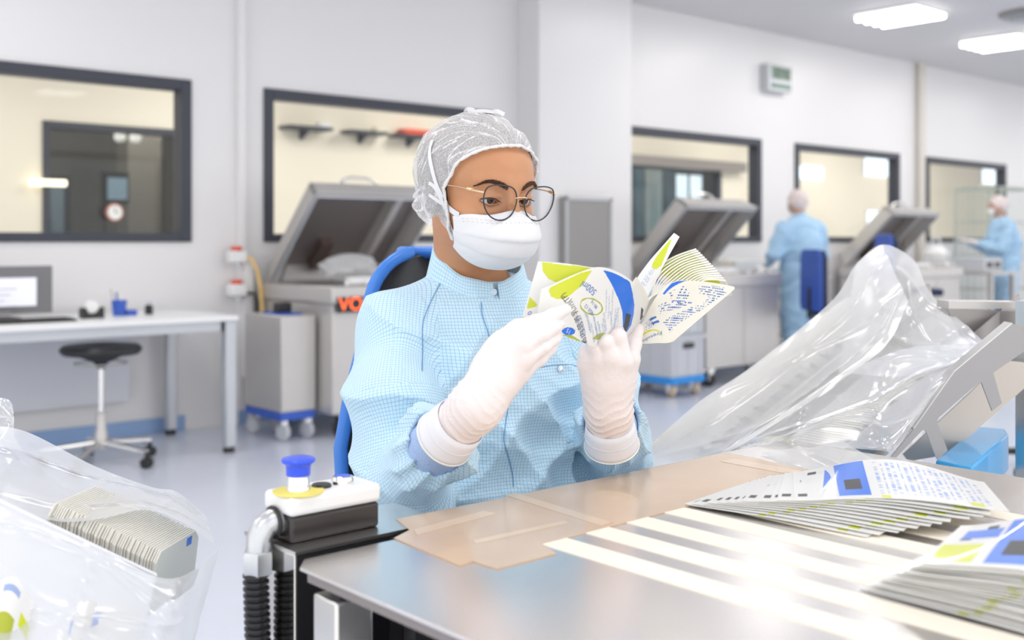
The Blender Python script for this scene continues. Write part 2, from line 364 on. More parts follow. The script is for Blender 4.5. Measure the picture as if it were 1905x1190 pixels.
# ---------------------------------------------------------------- left desk
t = empty('desk', (1.9, 5.94, 0), 'long white desk with grey square legs along the back wall', 'desk')
DZ = .755
MB().box(.7, 2.88, 5.53, 6.38, DZ-.028, DZ).build('desktop', M['white'], t, bevel=.004)
MB().box(.8, 2.82, 5.57, 5.61, DZ-.085, DZ-.028).box(.8, 2.82, 6.30, 6.34, DZ-.085, DZ-.028).box(2.79, 2.83, 5.57, 6.34, DZ-.085, DZ-.028).build('apron', M['alu'], t, bevel=.003)
MB().box(.8, 2.6, 6.35, 6.37, .22, DZ-.03).build('modesty_panel', mat('pale_panel', (.72, .74, .79), .5), t)
for lx, ly in ((.84, 5.59), (2.84, 5.57), (.84, 6.32), (2.84, 6.32)):
    lg = MB().box(lx-.032, lx+.032, ly-.032, ly+.032, .03, DZ-.028).build('leg', M['alu'], t, bevel=.008)
    MB().lathe([(.03, 0), (.033, .012), (.026, .032)], (lx, ly, 0), 20).build('foot', M['rubber'], lg)
# monitor on the desk
a = PY(0, 492, 6.0); b = PY(98, 494, 6.0); x0_ = b.x-.62
t = empty('monitor', ((x0_+b.x)/2, 6.0, DZ), 'flat grey monitor showing a white page at the left desk end', 'monitor')
MB().box(x0_, b.x, 6.0, 6.035, DZ+.03, b.z).build('housing', mat('monitor_grey', (.20, .20, .21), .5), t, bevel=.005)
c = PY(68, 516, 5.99)
MB().box(x0_+.05, c.x, 5.99, 6.0, DZ+.07, c.z).build('white_page', mat('screen_white', (.86, .88, .95), .4, emit=.15), t)
r_ = MB()
for k in range(5): r_.box(x0_+.12, c.x-.1-.03*(k % 3), 5.988, 5.99, c.z-.06-.03*k, c.z-.055-.03*k)
r_.build('text_lines', mat('grey_ink', (.5, .5, .55), .6), t)
MB().box((x0_+b.x)/2-.12, (x0_+b.x)/2+.12, 5.9, 6.1, DZ, DZ+.015).box((x0_+b.x)/2-.03, (x0_+b.x)/2+.03, 6.035, 6.06, DZ+.012, DZ+.2).build('stand', M['black'], t)
k_ = empty('keyboard', (1.6, 5.75, DZ), 'thin black keyboard lying before the monitor', 'keyboard')
a = PY(135, 582, 5.75)
MB().box(a.x-.52, a.x, 5.68, 5.83, DZ, DZ+.012).build('case', M['black'], k_, bevel=.003)
kk = MB()
for i in range(20):
    for j in range(5): kk.box(a.x-.51+i*.025, a.x-.489+i*.025, 5.69+j*.026, 5.712+j*.026, DZ+.012, DZ+.017)
kk.build('keys', M['rubber'], k_)
# tape dispenser
a = PY(150, 575, 5.85); b = PY(191, 575, 5.85)
t = empty('tape_dispenser', ((a.x+b.x)/2, 5.85, DZ), 'black tape dispenser with a clear roll on the desk', 'tape dispenser')
cx = (a.x+b.x)/2; w_ = (b.x-a.x)/2
MB().prism([(cx-w_, 5.82, DZ), (cx+w_, 5.82, DZ), (cx+w_, 5.82, DZ+.06), (cx+w_*.6, 5.82, DZ+.055), (cx+w_*.3, 5.82, DZ+.025), (cx-w_*.4, 5.82, DZ+.025), (cx-w_*.7, 5.82, DZ+.06), (cx-w_, 5.82, DZ+.055)], (0, .06, 0)).build('base', M['black'], t, bevel=.004)
MB().lathe([(.016, -.012), (.034, -.012), (.034, .012), (.016, .012)], (cx, 5.85, DZ+.06), 24, (0, 1, 0)).build('tape_roll', M['paper'], t)
# pen cup
a = PY(222, 572, 5.95)
t = empty('pen_cup', (a.x, 5.95, DZ), 'dark blue pen cup with pens standing on the desk', 'pen cup')
MB().lathe([(.035, 0), (.045, .085), (.041, .085), (.032, .008)], (a.x, 5.95, DZ), 6).build('cup', M['bluep'], t)
MB().box(a.x+.03, a.x+.09, 5.92, 5.98, DZ, DZ+.03).build('tray', M['bluep'], t, bevel=.003)
for dx, dy, h_, cc in ((-.045, .01, .15, 'steelm'), (-.02, -.01, .13, 'bluep'), (.02, .01, .12, 'white')):
    MB().tube([(a.x+dx*.3, 5.95, DZ+.012), (a.x+dx, 5.95+dy, DZ+h_)], .005, 8).build('pen', M[cc], t)
a = PY(277, 572, 5.95)
t = empty('small_bottle', (a.x, 5.95, DZ), 'small dark bottle with grey cap, right of the pen cup', 'bottle')
MB().lathe([(.02, 0), (.022, .01), (.022, .045), (.014, .055)], (a.x, 5.95, DZ), 20).build('bottle', M['black'], t)
MB().lathe([(.015, .053), (.015, .072), (.012, .075)], (a.x, 5.95, DZ), 20).build('cap', M['greyp'], t)
# ---------------------------------------------------------------- stool
def stool(c, lab):
    t = empty('stool', c, lab, 'stool'); x, y, _ = c; r = .205
    MB().lathe([(.02, .565), (.12, .568), (.19, .575), (r, .592), (r, .605), (.19, .622), (.1, .632), (.01, .634)], c, 40).build('seat', M['black'], t)
    MB().lathe([(.02, .5), (.035, .53), (.09, .555), (.12, .567)], c, 24).build('seat_plate', M['rubber'], t)
    MB().tube([(x+.13*math.cos(a), y+.13*math.sin(a), .528) for a in [2*PI*k/30 for k in range(30)]], .005, 8, closed=True).build('ring_lever', M['steelm'], t)
    MB().tube([(x, y, .26), (x, y, .53)], .015, 16).build('piston', M['chrome'], t)
    MB().lathe([(.03, .08), (.034, .1), (.034, .17), (.027, .18), (.027, .27), (.022, .275)], c, 24).build('column', M['steelm'], t)
    for k in range(5):
        a = math.radians(-62+72*k); dx, dy = math.cos(a), math.sin(a)
        MB().tube([(x+.02*dx, y+.02*dy, .115), (x+.15*dx, y+.15*dy, .10), (x+.29*dx, y+.29*dy, .085)], [.02, .017, .014], 10).build('leg', M['chrome'], t)
        q = MB()
        for s_ in (-1, 1):
            q.lathe([(.006, -.01), (.026, -.01), (.028, 0), (.026, .01), (.006, .01)], (x+.29*dx-s_*dy*.014, y+.29*dy+s_*dx*.014, .028), 18, (-dy, dx, 0))
        q.box(x+.29*dx-.008, x+.29*dx+.008, y+.29*dy-.008, y+.29*dy+.008, .03, .085)
        q.build('castor', M['black'], t)
sp = P(188, 850, 5.72); stool((sp.x, sp.y, 0), 'round black stool on chrome five-star base under the desk')
# ---------------------------------------------------------------- wall sockets and cable
for k, y in enumerate((475, 537)):
    a = PY(440, y, WY-.1)
    t = empty('wall_socket', (a.x, WY-.1, a.z), ['upper', 'lower'][k]+' white power socket with red cap beside the sealing machine', 'socket', 'red capped sockets')
    MB().box(a.x-.055, a.x+.055, WY-.14, WY-.06, a.z-.045, a.z+.03).build('box', M['white'], t, bevel=.01)
    MB().lathe([(.035, 0), (.038, .012), (.03, .028)], (a.x, WY-.1, a.z+.03), 20).build('red_cap', M['red'], t)
    MB().tube([(a.x, WY-.12, a.z-.045), (a.x, WY-.12, a.z-.075)], .02, 12).build('plug', M['greyp'], t)
a = PY(455, 478, WY-.12); b = PY(480, 575, 6.25)
MB().tube([(a.x, a.y, a.z), (a.x+.04, a.y-.02, a.z-.01), (a.x+.075, a.y-.03, a.z-.09), (a.x+.09, a.y-.04, a.z-.2), (b.x+.03, b.y, b.z), (b.x+.03, b.y, b.z-.3)], .011, 10).build('cable', mat('orange_cable', (.9, .6, .2), .5), label='orange cable running from the upper socket down behind the machine', cat='cable')
a = PY(462, 545, WY-.12)
MB().tube([(a.x-.04, a.y, a.z), (a.x+.03, a.y-.02, a.z), (a.x+.05, a.y-.02, a.z-.06), (a.x+.05, a.y-.02, a.z-.25)], .011, 10).build('cable', M['black'], label='black cable looping from the lower socket', cat='cable')
MB().box(pa+.14, pa+.2, WY-.09, WY-.06, 0.3, 1.05).build('cable_duct', M['white'], label='narrow white cable duct below the sockets', cat='duct')
# ---------------------------------------------------------------- vacuum sealing machines
def machine(x, lab, sign=False):
    t = empty('sealing_machine', (x, 5.9, 0), lab, 'machine', 'steel sealing machines with raised lids')
    W = .98; y0, y1 = 5.48, 6.28
    MB().box(x, x+W, y0, y1, .15, .80).build('body', M['steelm'], t, bevel=.006)
    MB().box(x-.02, x+W+.02, y0-.03, y1, .80, .90).build('work_frame', M['steelm'], t, bevel=.01)
    MB().box(x+.05, x+W-.05, y0+.03, y1-.08, .90, .905).build('chamber_plate', M['steeld'], t)
    for xx in (x+.15, x+.75): MB().box(xx, xx+.3-.2*(xx > x+.5), y0+.04, y0+.1, .905, .95).build('seal_bar', M['white'], t, bevel=.005)
    for k in range(6): MB().tube([(x+.1+k*.15, y0+.0, .905), (x+.1+k*.15, y0+.0, .93)], .012, 8).build('pin', M['white'], t)
    MB().box(x+.49, x+.492, y0-.002, y0, .17, .78).build('panel_gap', M['black'], t)
    hd = empty('h'); bpy.data.objects.remove(hd)
    # lid hinged at the back, opened forward and up
    h = Vector((0, y1-.02, .88)); top = Vector((0, 5.68, 1.46)); dr = (top-h); L_ = dr.length; dr.normalize()
    nrm = Vector((0, dr.z, -dr.y)).normalized()   # outward (up/back)
    if nrm.z < 0: nrm = -nrm
    th = .15
    lid = MB()
    def q(x_, s_, n_): return Vector((x_, 0, 0))+h+dr*s_+nrm*n_
    xa, xb = x, x+W
    # outer shell: inverted tray made of top plate and four walls
    lid.hexa([q(xa+.03, .03, .0), q(xb-.03, .03, .0), q(xb-.03, L_-.03, .0), q(xa+.03, L_-.03, .0), q(xa+.07, .07, th), q(xb-.07, .07, th), q(xb-.07, L_-.1, th), q(xa+.07, L_-.1, th)])
    lid = MB()
    def wallq(a0, b0, a1, b1):
        lid.hexa([a0[0], b0[0], b0[1], a0[1], a1[0], b1[0], b1[1], a1[1]])
    i = .03; o1, o2 = .02, .055
    # side walls and top plate
    lid.hexa([q(xa, 0, 0), q(xa+i, 0, 0), q(xa+i, L_, 0), q(xa, L_, 0), q(xa+o2, o2, th), q(xa+o2+i, o2, th), q(xa+o2+i, L_-o2, th), q(xa+o2, L_-o2, th)])
    lid.hexa([q(xb-i, 0, 0), q(xb, 0, 0), q(xb, L_, 0), q(xb-i, L_, 0), q(xb-o2-i, o2, th), q(xb-o2, o2, th), q(xb-o2, L_-o2, th), q(xb-o2-i, L_-o2, th)])
    lid.hexa([q(xa, L_-i, 0), q(xb, L_-i, 0), q(xb, L_, 0), q(xa, L_, 0), q(xa+o2, L_-o2-i, th), q(xb-o2, L_-o2-i, th), q(xb-o2, L_-o2, th), q(xa+o2, L_-o2, th)])
    lid.hexa([q(xa, 0, 0), q(xb, 0, 0), q(xb, i, 0), q(xa, i, 0), q(xa+o2, o2, th), q(xb-o2, o2, th), q(xb-o2, o2+i, th), q(xa+o2, o2+i, th)])
    lid.hexa([q(xa+o2, o2, th-.02), q(xb-o2, o2, th-.02), q(xb-o2, L_-o2, th-.02), q(xa+o2, L_-o2, th-.02), q(xa+o2, o2, th), q(xb-o2, o2, th), q(xb-o2, L_-o2, th), q(xa+o2, L_-o2, th)])
    ld = lid.build('lid', M['steelm'], t, bevel=.006)
    ins = MB().hexa([q(xa+.05, .05, th-.035), q(xb-.05, .05, th-.035), q(xb-.05, L_-.05, th-.035), q(xa+.05, L_-.05, th-.035), q(xa+.06, .06, th-.02), q(xb-.06, .06, th-.02), q(xb-.06, L_-.06, th-.02), q(xa+.06, L_-.06, th-.02)]).build('lid_lining', M['steeld'], ld)
    MB().hexa([q(xb-.32, .1, .03), q(xb-.27, .1, .03), q(xb-.27, L_-.06, .03), q(xb-.32, L_-.06, .03), q(xb-.32, .1, th-.035), q(xb-.27, .1, th-.035), q(xb-.27, L_-.06, th-.035), q(xb-.32, L_-.06, th-.035)]).build('lid_bar', M['steelm'], ld)
    MB().hexa([q(xa+.3, .1, .05), q(xa+.4, .1, .05), q(xa+.38, .32, .05), q(xa+.3, .32, .05), q(xa+.3, .1, th-.035), q(xa+.4, .1, th-.035), q(xa+.38, .32, th-.035), q(xa+.3, .32, th-.035)]).build('hinge_plate', mat('brown_bracket', (.1, .07, .06), .5), ld)
    gk = MB().tube([q(xa+.035, .035, 0), q(xb-.035, .035, 0), q(xb-.035, L_-.035, 0), q(xa+.035, L_-.035, 0)], .012, 6, closed=True).build('gasket', M['alu'], ld)
    hm = (xa+xb)/2-.05
    MB().tube([q(hm-.14, L_-.09, th), q(hm-.12, L_-.07, th+.045), q(hm-.06, L_-.06, th+.06), q(hm+.06, L_-.06, th+.06), q(hm+.12, L_-.07, th+.045), q(hm+.14, L_-.09, th)], .011, 10).build('handle', M['chrome'], ld)
    for xx in (x+.06, x+W-.06):
        MB().tube([(xx, y1-.06, .88), tuple(q(xx, .35, .03))], .012, 8).build('gas_strut', M['chrome'], t)
    for xx in (x+.1, x+W-.1):
        for yy in (y0+.06, y1-.1):
            c = MB().lathe([(.012, -.018), (.055, -.018), (.06, 0), (.055, .018), (.012, .018)], (xx, yy, .06), 24, (1, .4, 0)).build('castor', M['rubber'], t)
            MB().box(xx-.03, xx+.03, yy-.035, yy-.025, .05, .15).box(xx-.03, xx+.03, yy+.025, yy+.035, .05, .15).box(xx-.04, xx+.04, yy-.04, yy+.04, .135, .15).build('fork', M['chrome'], c)
    if sign:
        a = PY(627, 553, y0-.034); b = PY(627, 582, y0-.034)
        s_ = MB().box(a.x, a.x+.36, y0-.038, y0-.03, b.z, a.z).build('display', M['black'], t)
        v, f = textmesh('VORM', (a.z-b.z)*1.25)
        MB().add([(a.x+.175+p[0]*1.05, y0-.0385, (a.z+b.z)/2+p[1]) for p in v], f).build('display_letters', mat('red_led', (.95, .13, .03), .5, emit=1.2), s_)
    return t
machine(3.45, 'steel sealing machine with open lid, directly left behind the seated worker', True)
machine(6.90, 'steel sealing machine with open lid, right of the white column')
machine(10.12, 'steel sealing machine with open lid between the two standing workers')
# side cabinet beside machine 1
t = empty('side_cabinet', (3.32, 5.85, 0), 'low grey steel cabinet on a blue wheeled base beside the left machine', 'cabinet')
MB().box(3.20, 3.43, 5.63, 6.07, .17, .73).build('body', M['steelm'], t, bevel=.006)
MB().box(3.25, 3.38, 5.7, 5.95, .73, .74).build('blue_lid', M['bluep'], t)
MB().box(3.27, 3.36, 5.78, 5.86, .74, .80).build('switch_block', M['black'], t, bevel=.01)
MB().box(3.20, 3.43, 5.63, 6.07, .12, .17).build('wheel_base', M['bluep'], t, bevel=.008)
for xx in (3.235, 3.395):
    for yy in (5.67, 6.03): MB().lathe([(.01, -.014), (.048, -.014), (.052, 0), (.048, .014), (.01, .014)], (xx, yy, .052), 20, (1, .2, 0)).build('castor', M['greyp'], t); MB().box(xx-.02, xx+.02, yy-.02, yy+.02, .09, .125).build('castor_plate', M['chrome'], t)
# plastic bag resting on machine 1
random.seed(3)
bb = MB(); c = PY(660, 500, 5.62)
n = 14; vs = []; fs = []
for i in range(n+1):
    for j in range(20):
        a = 2*PI*j/20; th = PI*i/n
        r = 1+.12*math.sin(3*a+i)+.08*math.sin(7*a-2*i)
        vs.append((c.x+.19*math.sin(th)*math.cos(a)*r+.05, 5.75+.13*math.sin(th)*math.sin(a)*r, 1.0+.09*math.cos(th)))
for i in range(n):
    for j in range(20): fs.append((i*20+j, i*20+(j+1) % 20, (i+1)*20+(j+1) % 20, (i+1)*20+j))
bb.add(vs, fs).build('plastic_bag', filmmat('cloudy_bag', .6), label='crumpled cloudy plastic bag lying in the left sealing machine', cat='bag')
# ---------------------------------------------------------------- crates on a blue dolly
t = empty('dolly', (6.45, 5.55, 0), 'blue four wheeled dolly under the grey crates', 'dolly')
cx0, cx1, cy0, cy1 = 6.25, 6.62, 5.28, 5.85
MB().box(cx0-.01, cx1+.01, cy0-.01, cy1+.01, .10, .155).build('deck', M['dolly'], t, bevel=.012)
for xx in (cx0+.05, cx1-.05):
    for yy in (cy0+.05, cy1-.05):
        c = MB().lathe([(.01, -.016), (.045, -.016), (.05, 0), (.045, .016), (.01, .016)], (xx, yy, .05), 22, (1, -.5, 0)).build('castor', mat('tan_wheel', (.55, .42, .30), .5), t)
        MB().box(xx-.035, xx-.025, yy-.02, yy+.02, .04, .1).box(xx+.025, xx+.035, yy-.02, yy+.02, .04, .1).build('fork', M['chrome'], c)
def crate(z, lab):
    t = empty('crate', ((cx0+cx1)/2, (cy0+cy1)/2, z), lab, 'crate', 'grey plastic crates on the dolly'); h_ = .31
    b = MB(); e = .015
    b.box(cx0, cx1, cy0, cy1, z, z+.01)
    for q in ((cx0, cx1, cy0, cy0+e), (cx0, cx1, cy1-e, cy1), (cx0, cx0+e, cy0+e, cy1-e), (cx1-e, cx1, cy0+e, cy1-e)): b.box(*q, z+.01, z+h_-.002)
    b.build('shell', M['greyp'], t, bevel=.004)
    r = MB()
    for k in range(4):
        yy = cy0+.06+k*.15; r.box(cx0-.008, cx0, yy, yy+.012, z+.01, z+h_-.03)
    for k in range(3): xx = cx0+.05+k*.13; r.box(xx, xx+.012, cy0-.008, cy0, z+.01, z+h_-.03)
    r.box(cx0-.012, cx1+.012, cy0-.012, cy0, z+h_-.03, z+h_-.002).box(cx0-.012, cx0, cy0, cy1+.012, z+h_-.03, z+h_-.002)
    r.build('ribs', M['greyp'], t)
    MB().box((cx0+cx1)/2-.06, (cx0+cx1)/2+.06, cy0-.011, cy0-.001, z+h_-.1, z+h_-.06).build('handle_slot', M['black'], t)
crate(.155, 'lower grey crate standing on the blue dolly')
crate(.467, 'upper grey crate stacked on the other')
# ---------------------------------------------------------------- organic surfaces: distance fields meshed with surface nets
V3 = lambda *a: np.array(a, dtype=np.float32)
def cap(p, a, b, ra, rb=None):
    rb = ra if rb is None else rb
    a = np.asarray(a, np.float32); b = np.asarray(b, np.float32); ab = b-a; L2 = float(ab@ab)
    h = np.clip(((p-a)@ab)/L2, 0, 1)
    return np.linalg.norm(p-a-h[:, None]*ab, axis=1)-(ra+(rb-ra)*h)
def chain(p, pts, rs, k=.006):
    d = None
    for i in range(len(pts)-1):
        e = cap(p, pts[i], pts[i+1], rs[i], rs[i+1]); d = e if d is None else smin(d, e, k)
    return d
def ell(p, c, r, R=None):
    q = p-np.asarray(c, np.float32)
    if R is not None: q = q@np.asarray(R, np.float32)   # columns are axes
    r = np.asarray(r, np.float32); k0 = np.linalg.norm(q/r, axis=1); k1 = np.linalg.norm(q/(r*r), axis=1)
    return k0*(k0-1)/np.maximum(k1, 1e-6)
def sph(p, c, r): return np.linalg.norm(p-np.asarray(c, np.float32), axis=1)-r
def smin(a, b, k):
    h = np.maximum(k-np.abs(a-b), 0)/k; return np.minimum(a, b)-h*h*k*.25
def smax(a, b, k): return -smin(-a, -b, k)
def nets(f, lo, hi, h):
    lo = np.asarray(lo, float); hi = np.asarray(hi, float); B = 6
    nb = np.maximum(1, np.ceil((hi-lo)/(h*B)).astype(int)); n = nb*B+1
    G = np.full(n, 1.0, np.float32)
    bc = [lo[i]+(np.arange(nb[i])+.5)*h*B for i in range(3)]
    C = np.stack(np.meshgrid(*bc, indexing='ij'), -1).reshape(-1, 3).astype(np.float32)
    D = np.concatenate([f(C[i:i+200000]) for i in range(0, len(C), 200000)])
    rad = h*B*.866*1.5+.004
    near = np.abs(D) < rad
    # default sign
    Db = D.reshape(nb)
    Gs = np.repeat(np.repeat(np.repeat(np.sign(Db), B, 0), B, 1), B, 2).astype(np.float32)
    G[:-1, :-1, :-1] = Gs; G[-1] = 1; G[:, -1] = 1; G[:, :, -1] = 1
    idx = np.argwhere(near.reshape(nb))
    loc = np.stack(np.meshgrid(*[np.arange(B+1)]*3, indexing='ij'), -1).reshape(-1, 3)
    for s in range(0, len(idx), 400):
        I = (idx[s:s+400, None, :]*B+loc[None]).reshape(-1, 3)
        v = f((lo+I*h).astype(np.float32)); G[I[:, 0], I[:, 1], I[:, 2]] = v
    ins = G < 0
    cs = [ins[a:a+n[0]-1 if a == 0 else None, b:b+n[1]-1 if b == 0 else None, c:c+n[2]-1 if c == 0 else None] for a in (0, 1) for b in (0, 1) for c in (0, 1)]
    sm = sum(x.astype(np.int8) for x in cs); act = (sm > 0) & (sm < 8)
    A = np.argwhere(act); vid = np.full(act.shape, -1, np.int64); vid[act] = np.arange(len(A))
    acc = np.zeros((len(A), 3)); cnt = np.zeros(len(A))
    cor = [(a, b, c) for a in (0, 1) for b in (0, 1) for c in (0, 1)]
    for i in range(8):
        for j in range(i+1, 8):
            a, b = np.array(cor[i]), np.array(cor[j])
            if np.abs(a-b).sum() != 1: continue
            ga = G[tuple((A+a).T)]; gb = G[tuple((A+b).T)]; x = (ga < 0) != (gb < 0)
            t = np.where(x, ga/np.where(x, ga-gb, 1), 0)
            acc += np.where(x[:, None], a+(b-a)*t[:, None], 0); cnt += x
    V = lo+(A+acc/cnt[:, None])*h
    F = []
    for ax in range(3):
        o1, o2 = [(1, 2), (2, 0), (0, 1)][ax]
        sl0 = [slice(None)]*3; sl1 = [slice(None)]*3; sl0[ax] = slice(0, -1); sl1[ax] = slice(1, None)
        E = np.argwhere(ins[tuple(sl0)] != ins[tuple(sl1)])
        E = E[(E[:, o1] > 0) & (E[:, o2] > 0) & (E[:, o1] < n[o1]-1) & (E[:, o2] < n[o2]-1)]
        e1 = np.zeros(3, int); e1[o1] = 1; e2 = np.zeros(3, int); e2[o2] = 1
        q = np.stack([vid[tuple((E-e1-e2).T)], vid[tuple((E-e2).T)], vid[tuple(E.T)], vid[tuple((E-e1).T)]], 1)
        fl = ins[tuple(E.T)]; q[~fl] = q[~fl][:, ::-1]; F.append(q)
    F = np.concatenate(F); F = F[(F >= 0).all(1)]
    return V, F
def npmesh(name, V, F, m, parent=None, uv=None, smooth=True, **tg):
    me = bpy.data.meshes.new(name); me.vertices.add(len(V)); me.vertices.foreach_set('co', np.asarray(V, np.float32).ravel())
    me.loops.add(F.size); me.polygons.add(len(F)); me.loops.foreach_set('vertex_index', F.astype(np.int32).ravel())
    me.polygons.foreach_set('loop_start', (np.arange(len(F))*F.shape[1]).astype(np.int32))
    me.update(calc_edges=True)
    ms = m if isinstance(m, (list, tuple)) else [m]
    for x in ms: me.materials.append(x)
    if smooth: me.polygons.foreach_set('use_smooth', [True]*len(F))
    if uv is not None:
        l = me.uv_layers.new(name='uv'); l.data.foreach_set('uv', uv.astype(np.float32).ravel())
    o = bpy.data.objects.new(name, me); COL.objects.link(o)
    if parent: setparent(o, parent)
    if tg: tag(o, **tg)
    return o
def bvh(o):
    bpy.context.view_layer.update(); me = o.data; mw = o.matrix_world
    return BVHTree.FromPolygons([mw @ v.co for v in me.vertices], [tuple(p.vertices) for p in me.polygons])
CAMP = Vector((0, 0, CAMH))
def ray(bv, px, py, lift=0.0):
    d = (P(px, py, 1)-CAMP).normalized(); h = bv.ray_cast(CAMP, d)
    if h[0] is None:
        return None, None
    n = h[1]
    if n.dot(d) > 0: n = -n
    return h[0]+n*lift, n
def ribbon(pts, nrm, w, th=.0008):
    "strip along pts lying on a surface with the given normals"
    vs = []; fs = []; n = len(pts)
    for i, p in enumerate(pts):
        t = (pts[min(i+1, n-1)]-pts[max(i-1, 0)]).normalized(); s = t.cross(nrm[i]).normalized(); ww = w[i] if isinstance(w, list) else w
        vs += [p-s*ww/2, p+s*ww/2, p+s*ww/2+nrm[i]*th, p-s*ww/2+nrm[i]*th]
    for i in range(n-1):
        a = 4*i; b = a+4
        for k in range(4): fs.append((a+k, a+(k+1) % 4, b+(k+1) % 4, b+k))
    fs += [(3, 2, 1, 0), (4*n-4, 4*n-3, 4*n-2, 4*n-1)]
    return vs, fs
def spline(pts, n=8):
    "Catmull-Rom through points (tuples)"
    pts = [np.array(p, float) for p in pts]; out = []
    for i in range(len(pts)-1):
        p0 = pts[max(i-1, 0)]; p1 = pts[i]; p2 = pts[i+1]; p3 = pts[min(i+2, len(pts)-1)]
        for k in range(n):
            t = k/n; out.append(.5*((2*p1)+(p2-p0)*t+(2*p0-5*p1+4*p2-p3)*t*t+(3*p1-p0-3*p2+p3)*t**3))
    out.append(pts[-1]); return out
def A3(v): return np.array(v, np.float32)
def fold(p, dirs):
    "sum of warped sharp-ridged waves: list of (dx,dy,dz direction, wavelength, amplitude, phase)"
    s = 0
    for (d, wl, am, ph) in dirs:
        d = np.asarray(d, np.float32); d = d/np.linalg.norm(d)
        wv = .35*np.sin(p@np.array([9.1, -7.3, 5.2], np.float32)*2+ph*3)+.3*np.sin(p@np.array([-12.3, 8.1, 15.0], np.float32)*1.3+ph)
        x = p@d/wl*2*PI/2+wv*1.6+ph
        s = s+am*(1-2*np.abs(np.sin(x))**.8)
    return s
# ---------------------------------------------------------------- the seated worker
skin = mat('skin_warm', (.56, .27, .13), .42, sss=.12, bump=.05, bscale=300)
def skinmat():
    nt = skin.node_tree; b = nt.nodes['Principled BSDF']; n = nt.nodes.new('ShaderNodeTexNoise'); n.inputs['Scale'].default_value = 14; n.inputs['Detail'].default_value = 4
    tc = [x for x in nt.nodes if x.type == 'TEX_COORD'][0]; nt.links.new(tc.outputs['Object'], n.inputs['Vector'])
    r = nt.nodes.new('ShaderNodeMix'); r.data_type = 'RGBA'; r.inputs['A'].default_value = (.47, .20, .09, 1); r.inputs['B'].default_value = (.64, .33, .17, 1)
    nt.links.new(n.outputs['Fac'], r.inputs['Factor']); nt.links.new(r.outputs['Result'], b.inputs['Base Color'])
skinmat()
def gownmat():
    m = bpy.data.materials.new('gown_fabric'); m.use_nodes = True; nt = m.node_tree; b = nt.nodes['Principled BSDF']; N = nt.nodes.new; L = nt.links.new
    uv = N('ShaderNodeUVMap'); sp = N('ShaderNodeSeparateXYZ'); L(uv.outputs[0], sp.inputs[0])
    outs = []
    for ax in (0, 1):
        a = N('ShaderNodeMath'); a.operation = 'MULTIPLY'; a.inputs[1].default_value = 1/.0048; L(sp.outputs[ax], a.inputs[0])
        f = N('ShaderNodeMath'); f.operation = 'FRACT'; L(a.outputs[0], f.inputs[0])
        g = N('ShaderNodeMath'); g.operation = 'LESS_THAN'; g.inputs[1].default_value = .13; L(f.outputs[0], g.inputs[0]); outs.append(g)
    mx = N('ShaderNodeMath'); mx.operation = 'MAXIMUM'; L(outs[0].outputs[0], mx.inputs[0]); L(outs[1].outputs[0], mx.inputs[1])
    c = N('ShaderNodeMix'); c.data_type = 'RGBA'; c.inputs['A'].default_value = (.61, .82, .95, 1); c.inputs['B'].default_value = (.30, .52, .74, 1)
    L(mx.outputs[0], c.inputs['Factor']); L(c.outputs['Result'], b.inputs['Base Color'])
    b.inputs['Roughness'].default_value = .75; b.inputs['Sheen Weight'].default_value = .25; b.inputs['Specular IOR Level'].default_value = .25
    tc = N('ShaderNodeTexCoord'); n = N('ShaderNodeTexNoise'); n.inputs['Scale'].default_value = 26; n.inputs['Detail'].default_value = 3; n.inputs['Distortion'].default_value = 1.5
    L(tc.outputs['Object'], n.inputs['Vector']); bp = N('ShaderNodeBump'); bp.inputs['Strength'].default_value = .35; bp.inputs['Distance'].default_value = .012
    L(n.outputs['Fac'], bp.inputs['Height']); L(bp.outputs[0], b.inputs['Normal'])
    return m
GOWN = gownmat()
person = empty('person', (1.12, 1.36, 0), 'seated person in light blue checked gown, hair net, mask and glasses, holding pouches', 'person')
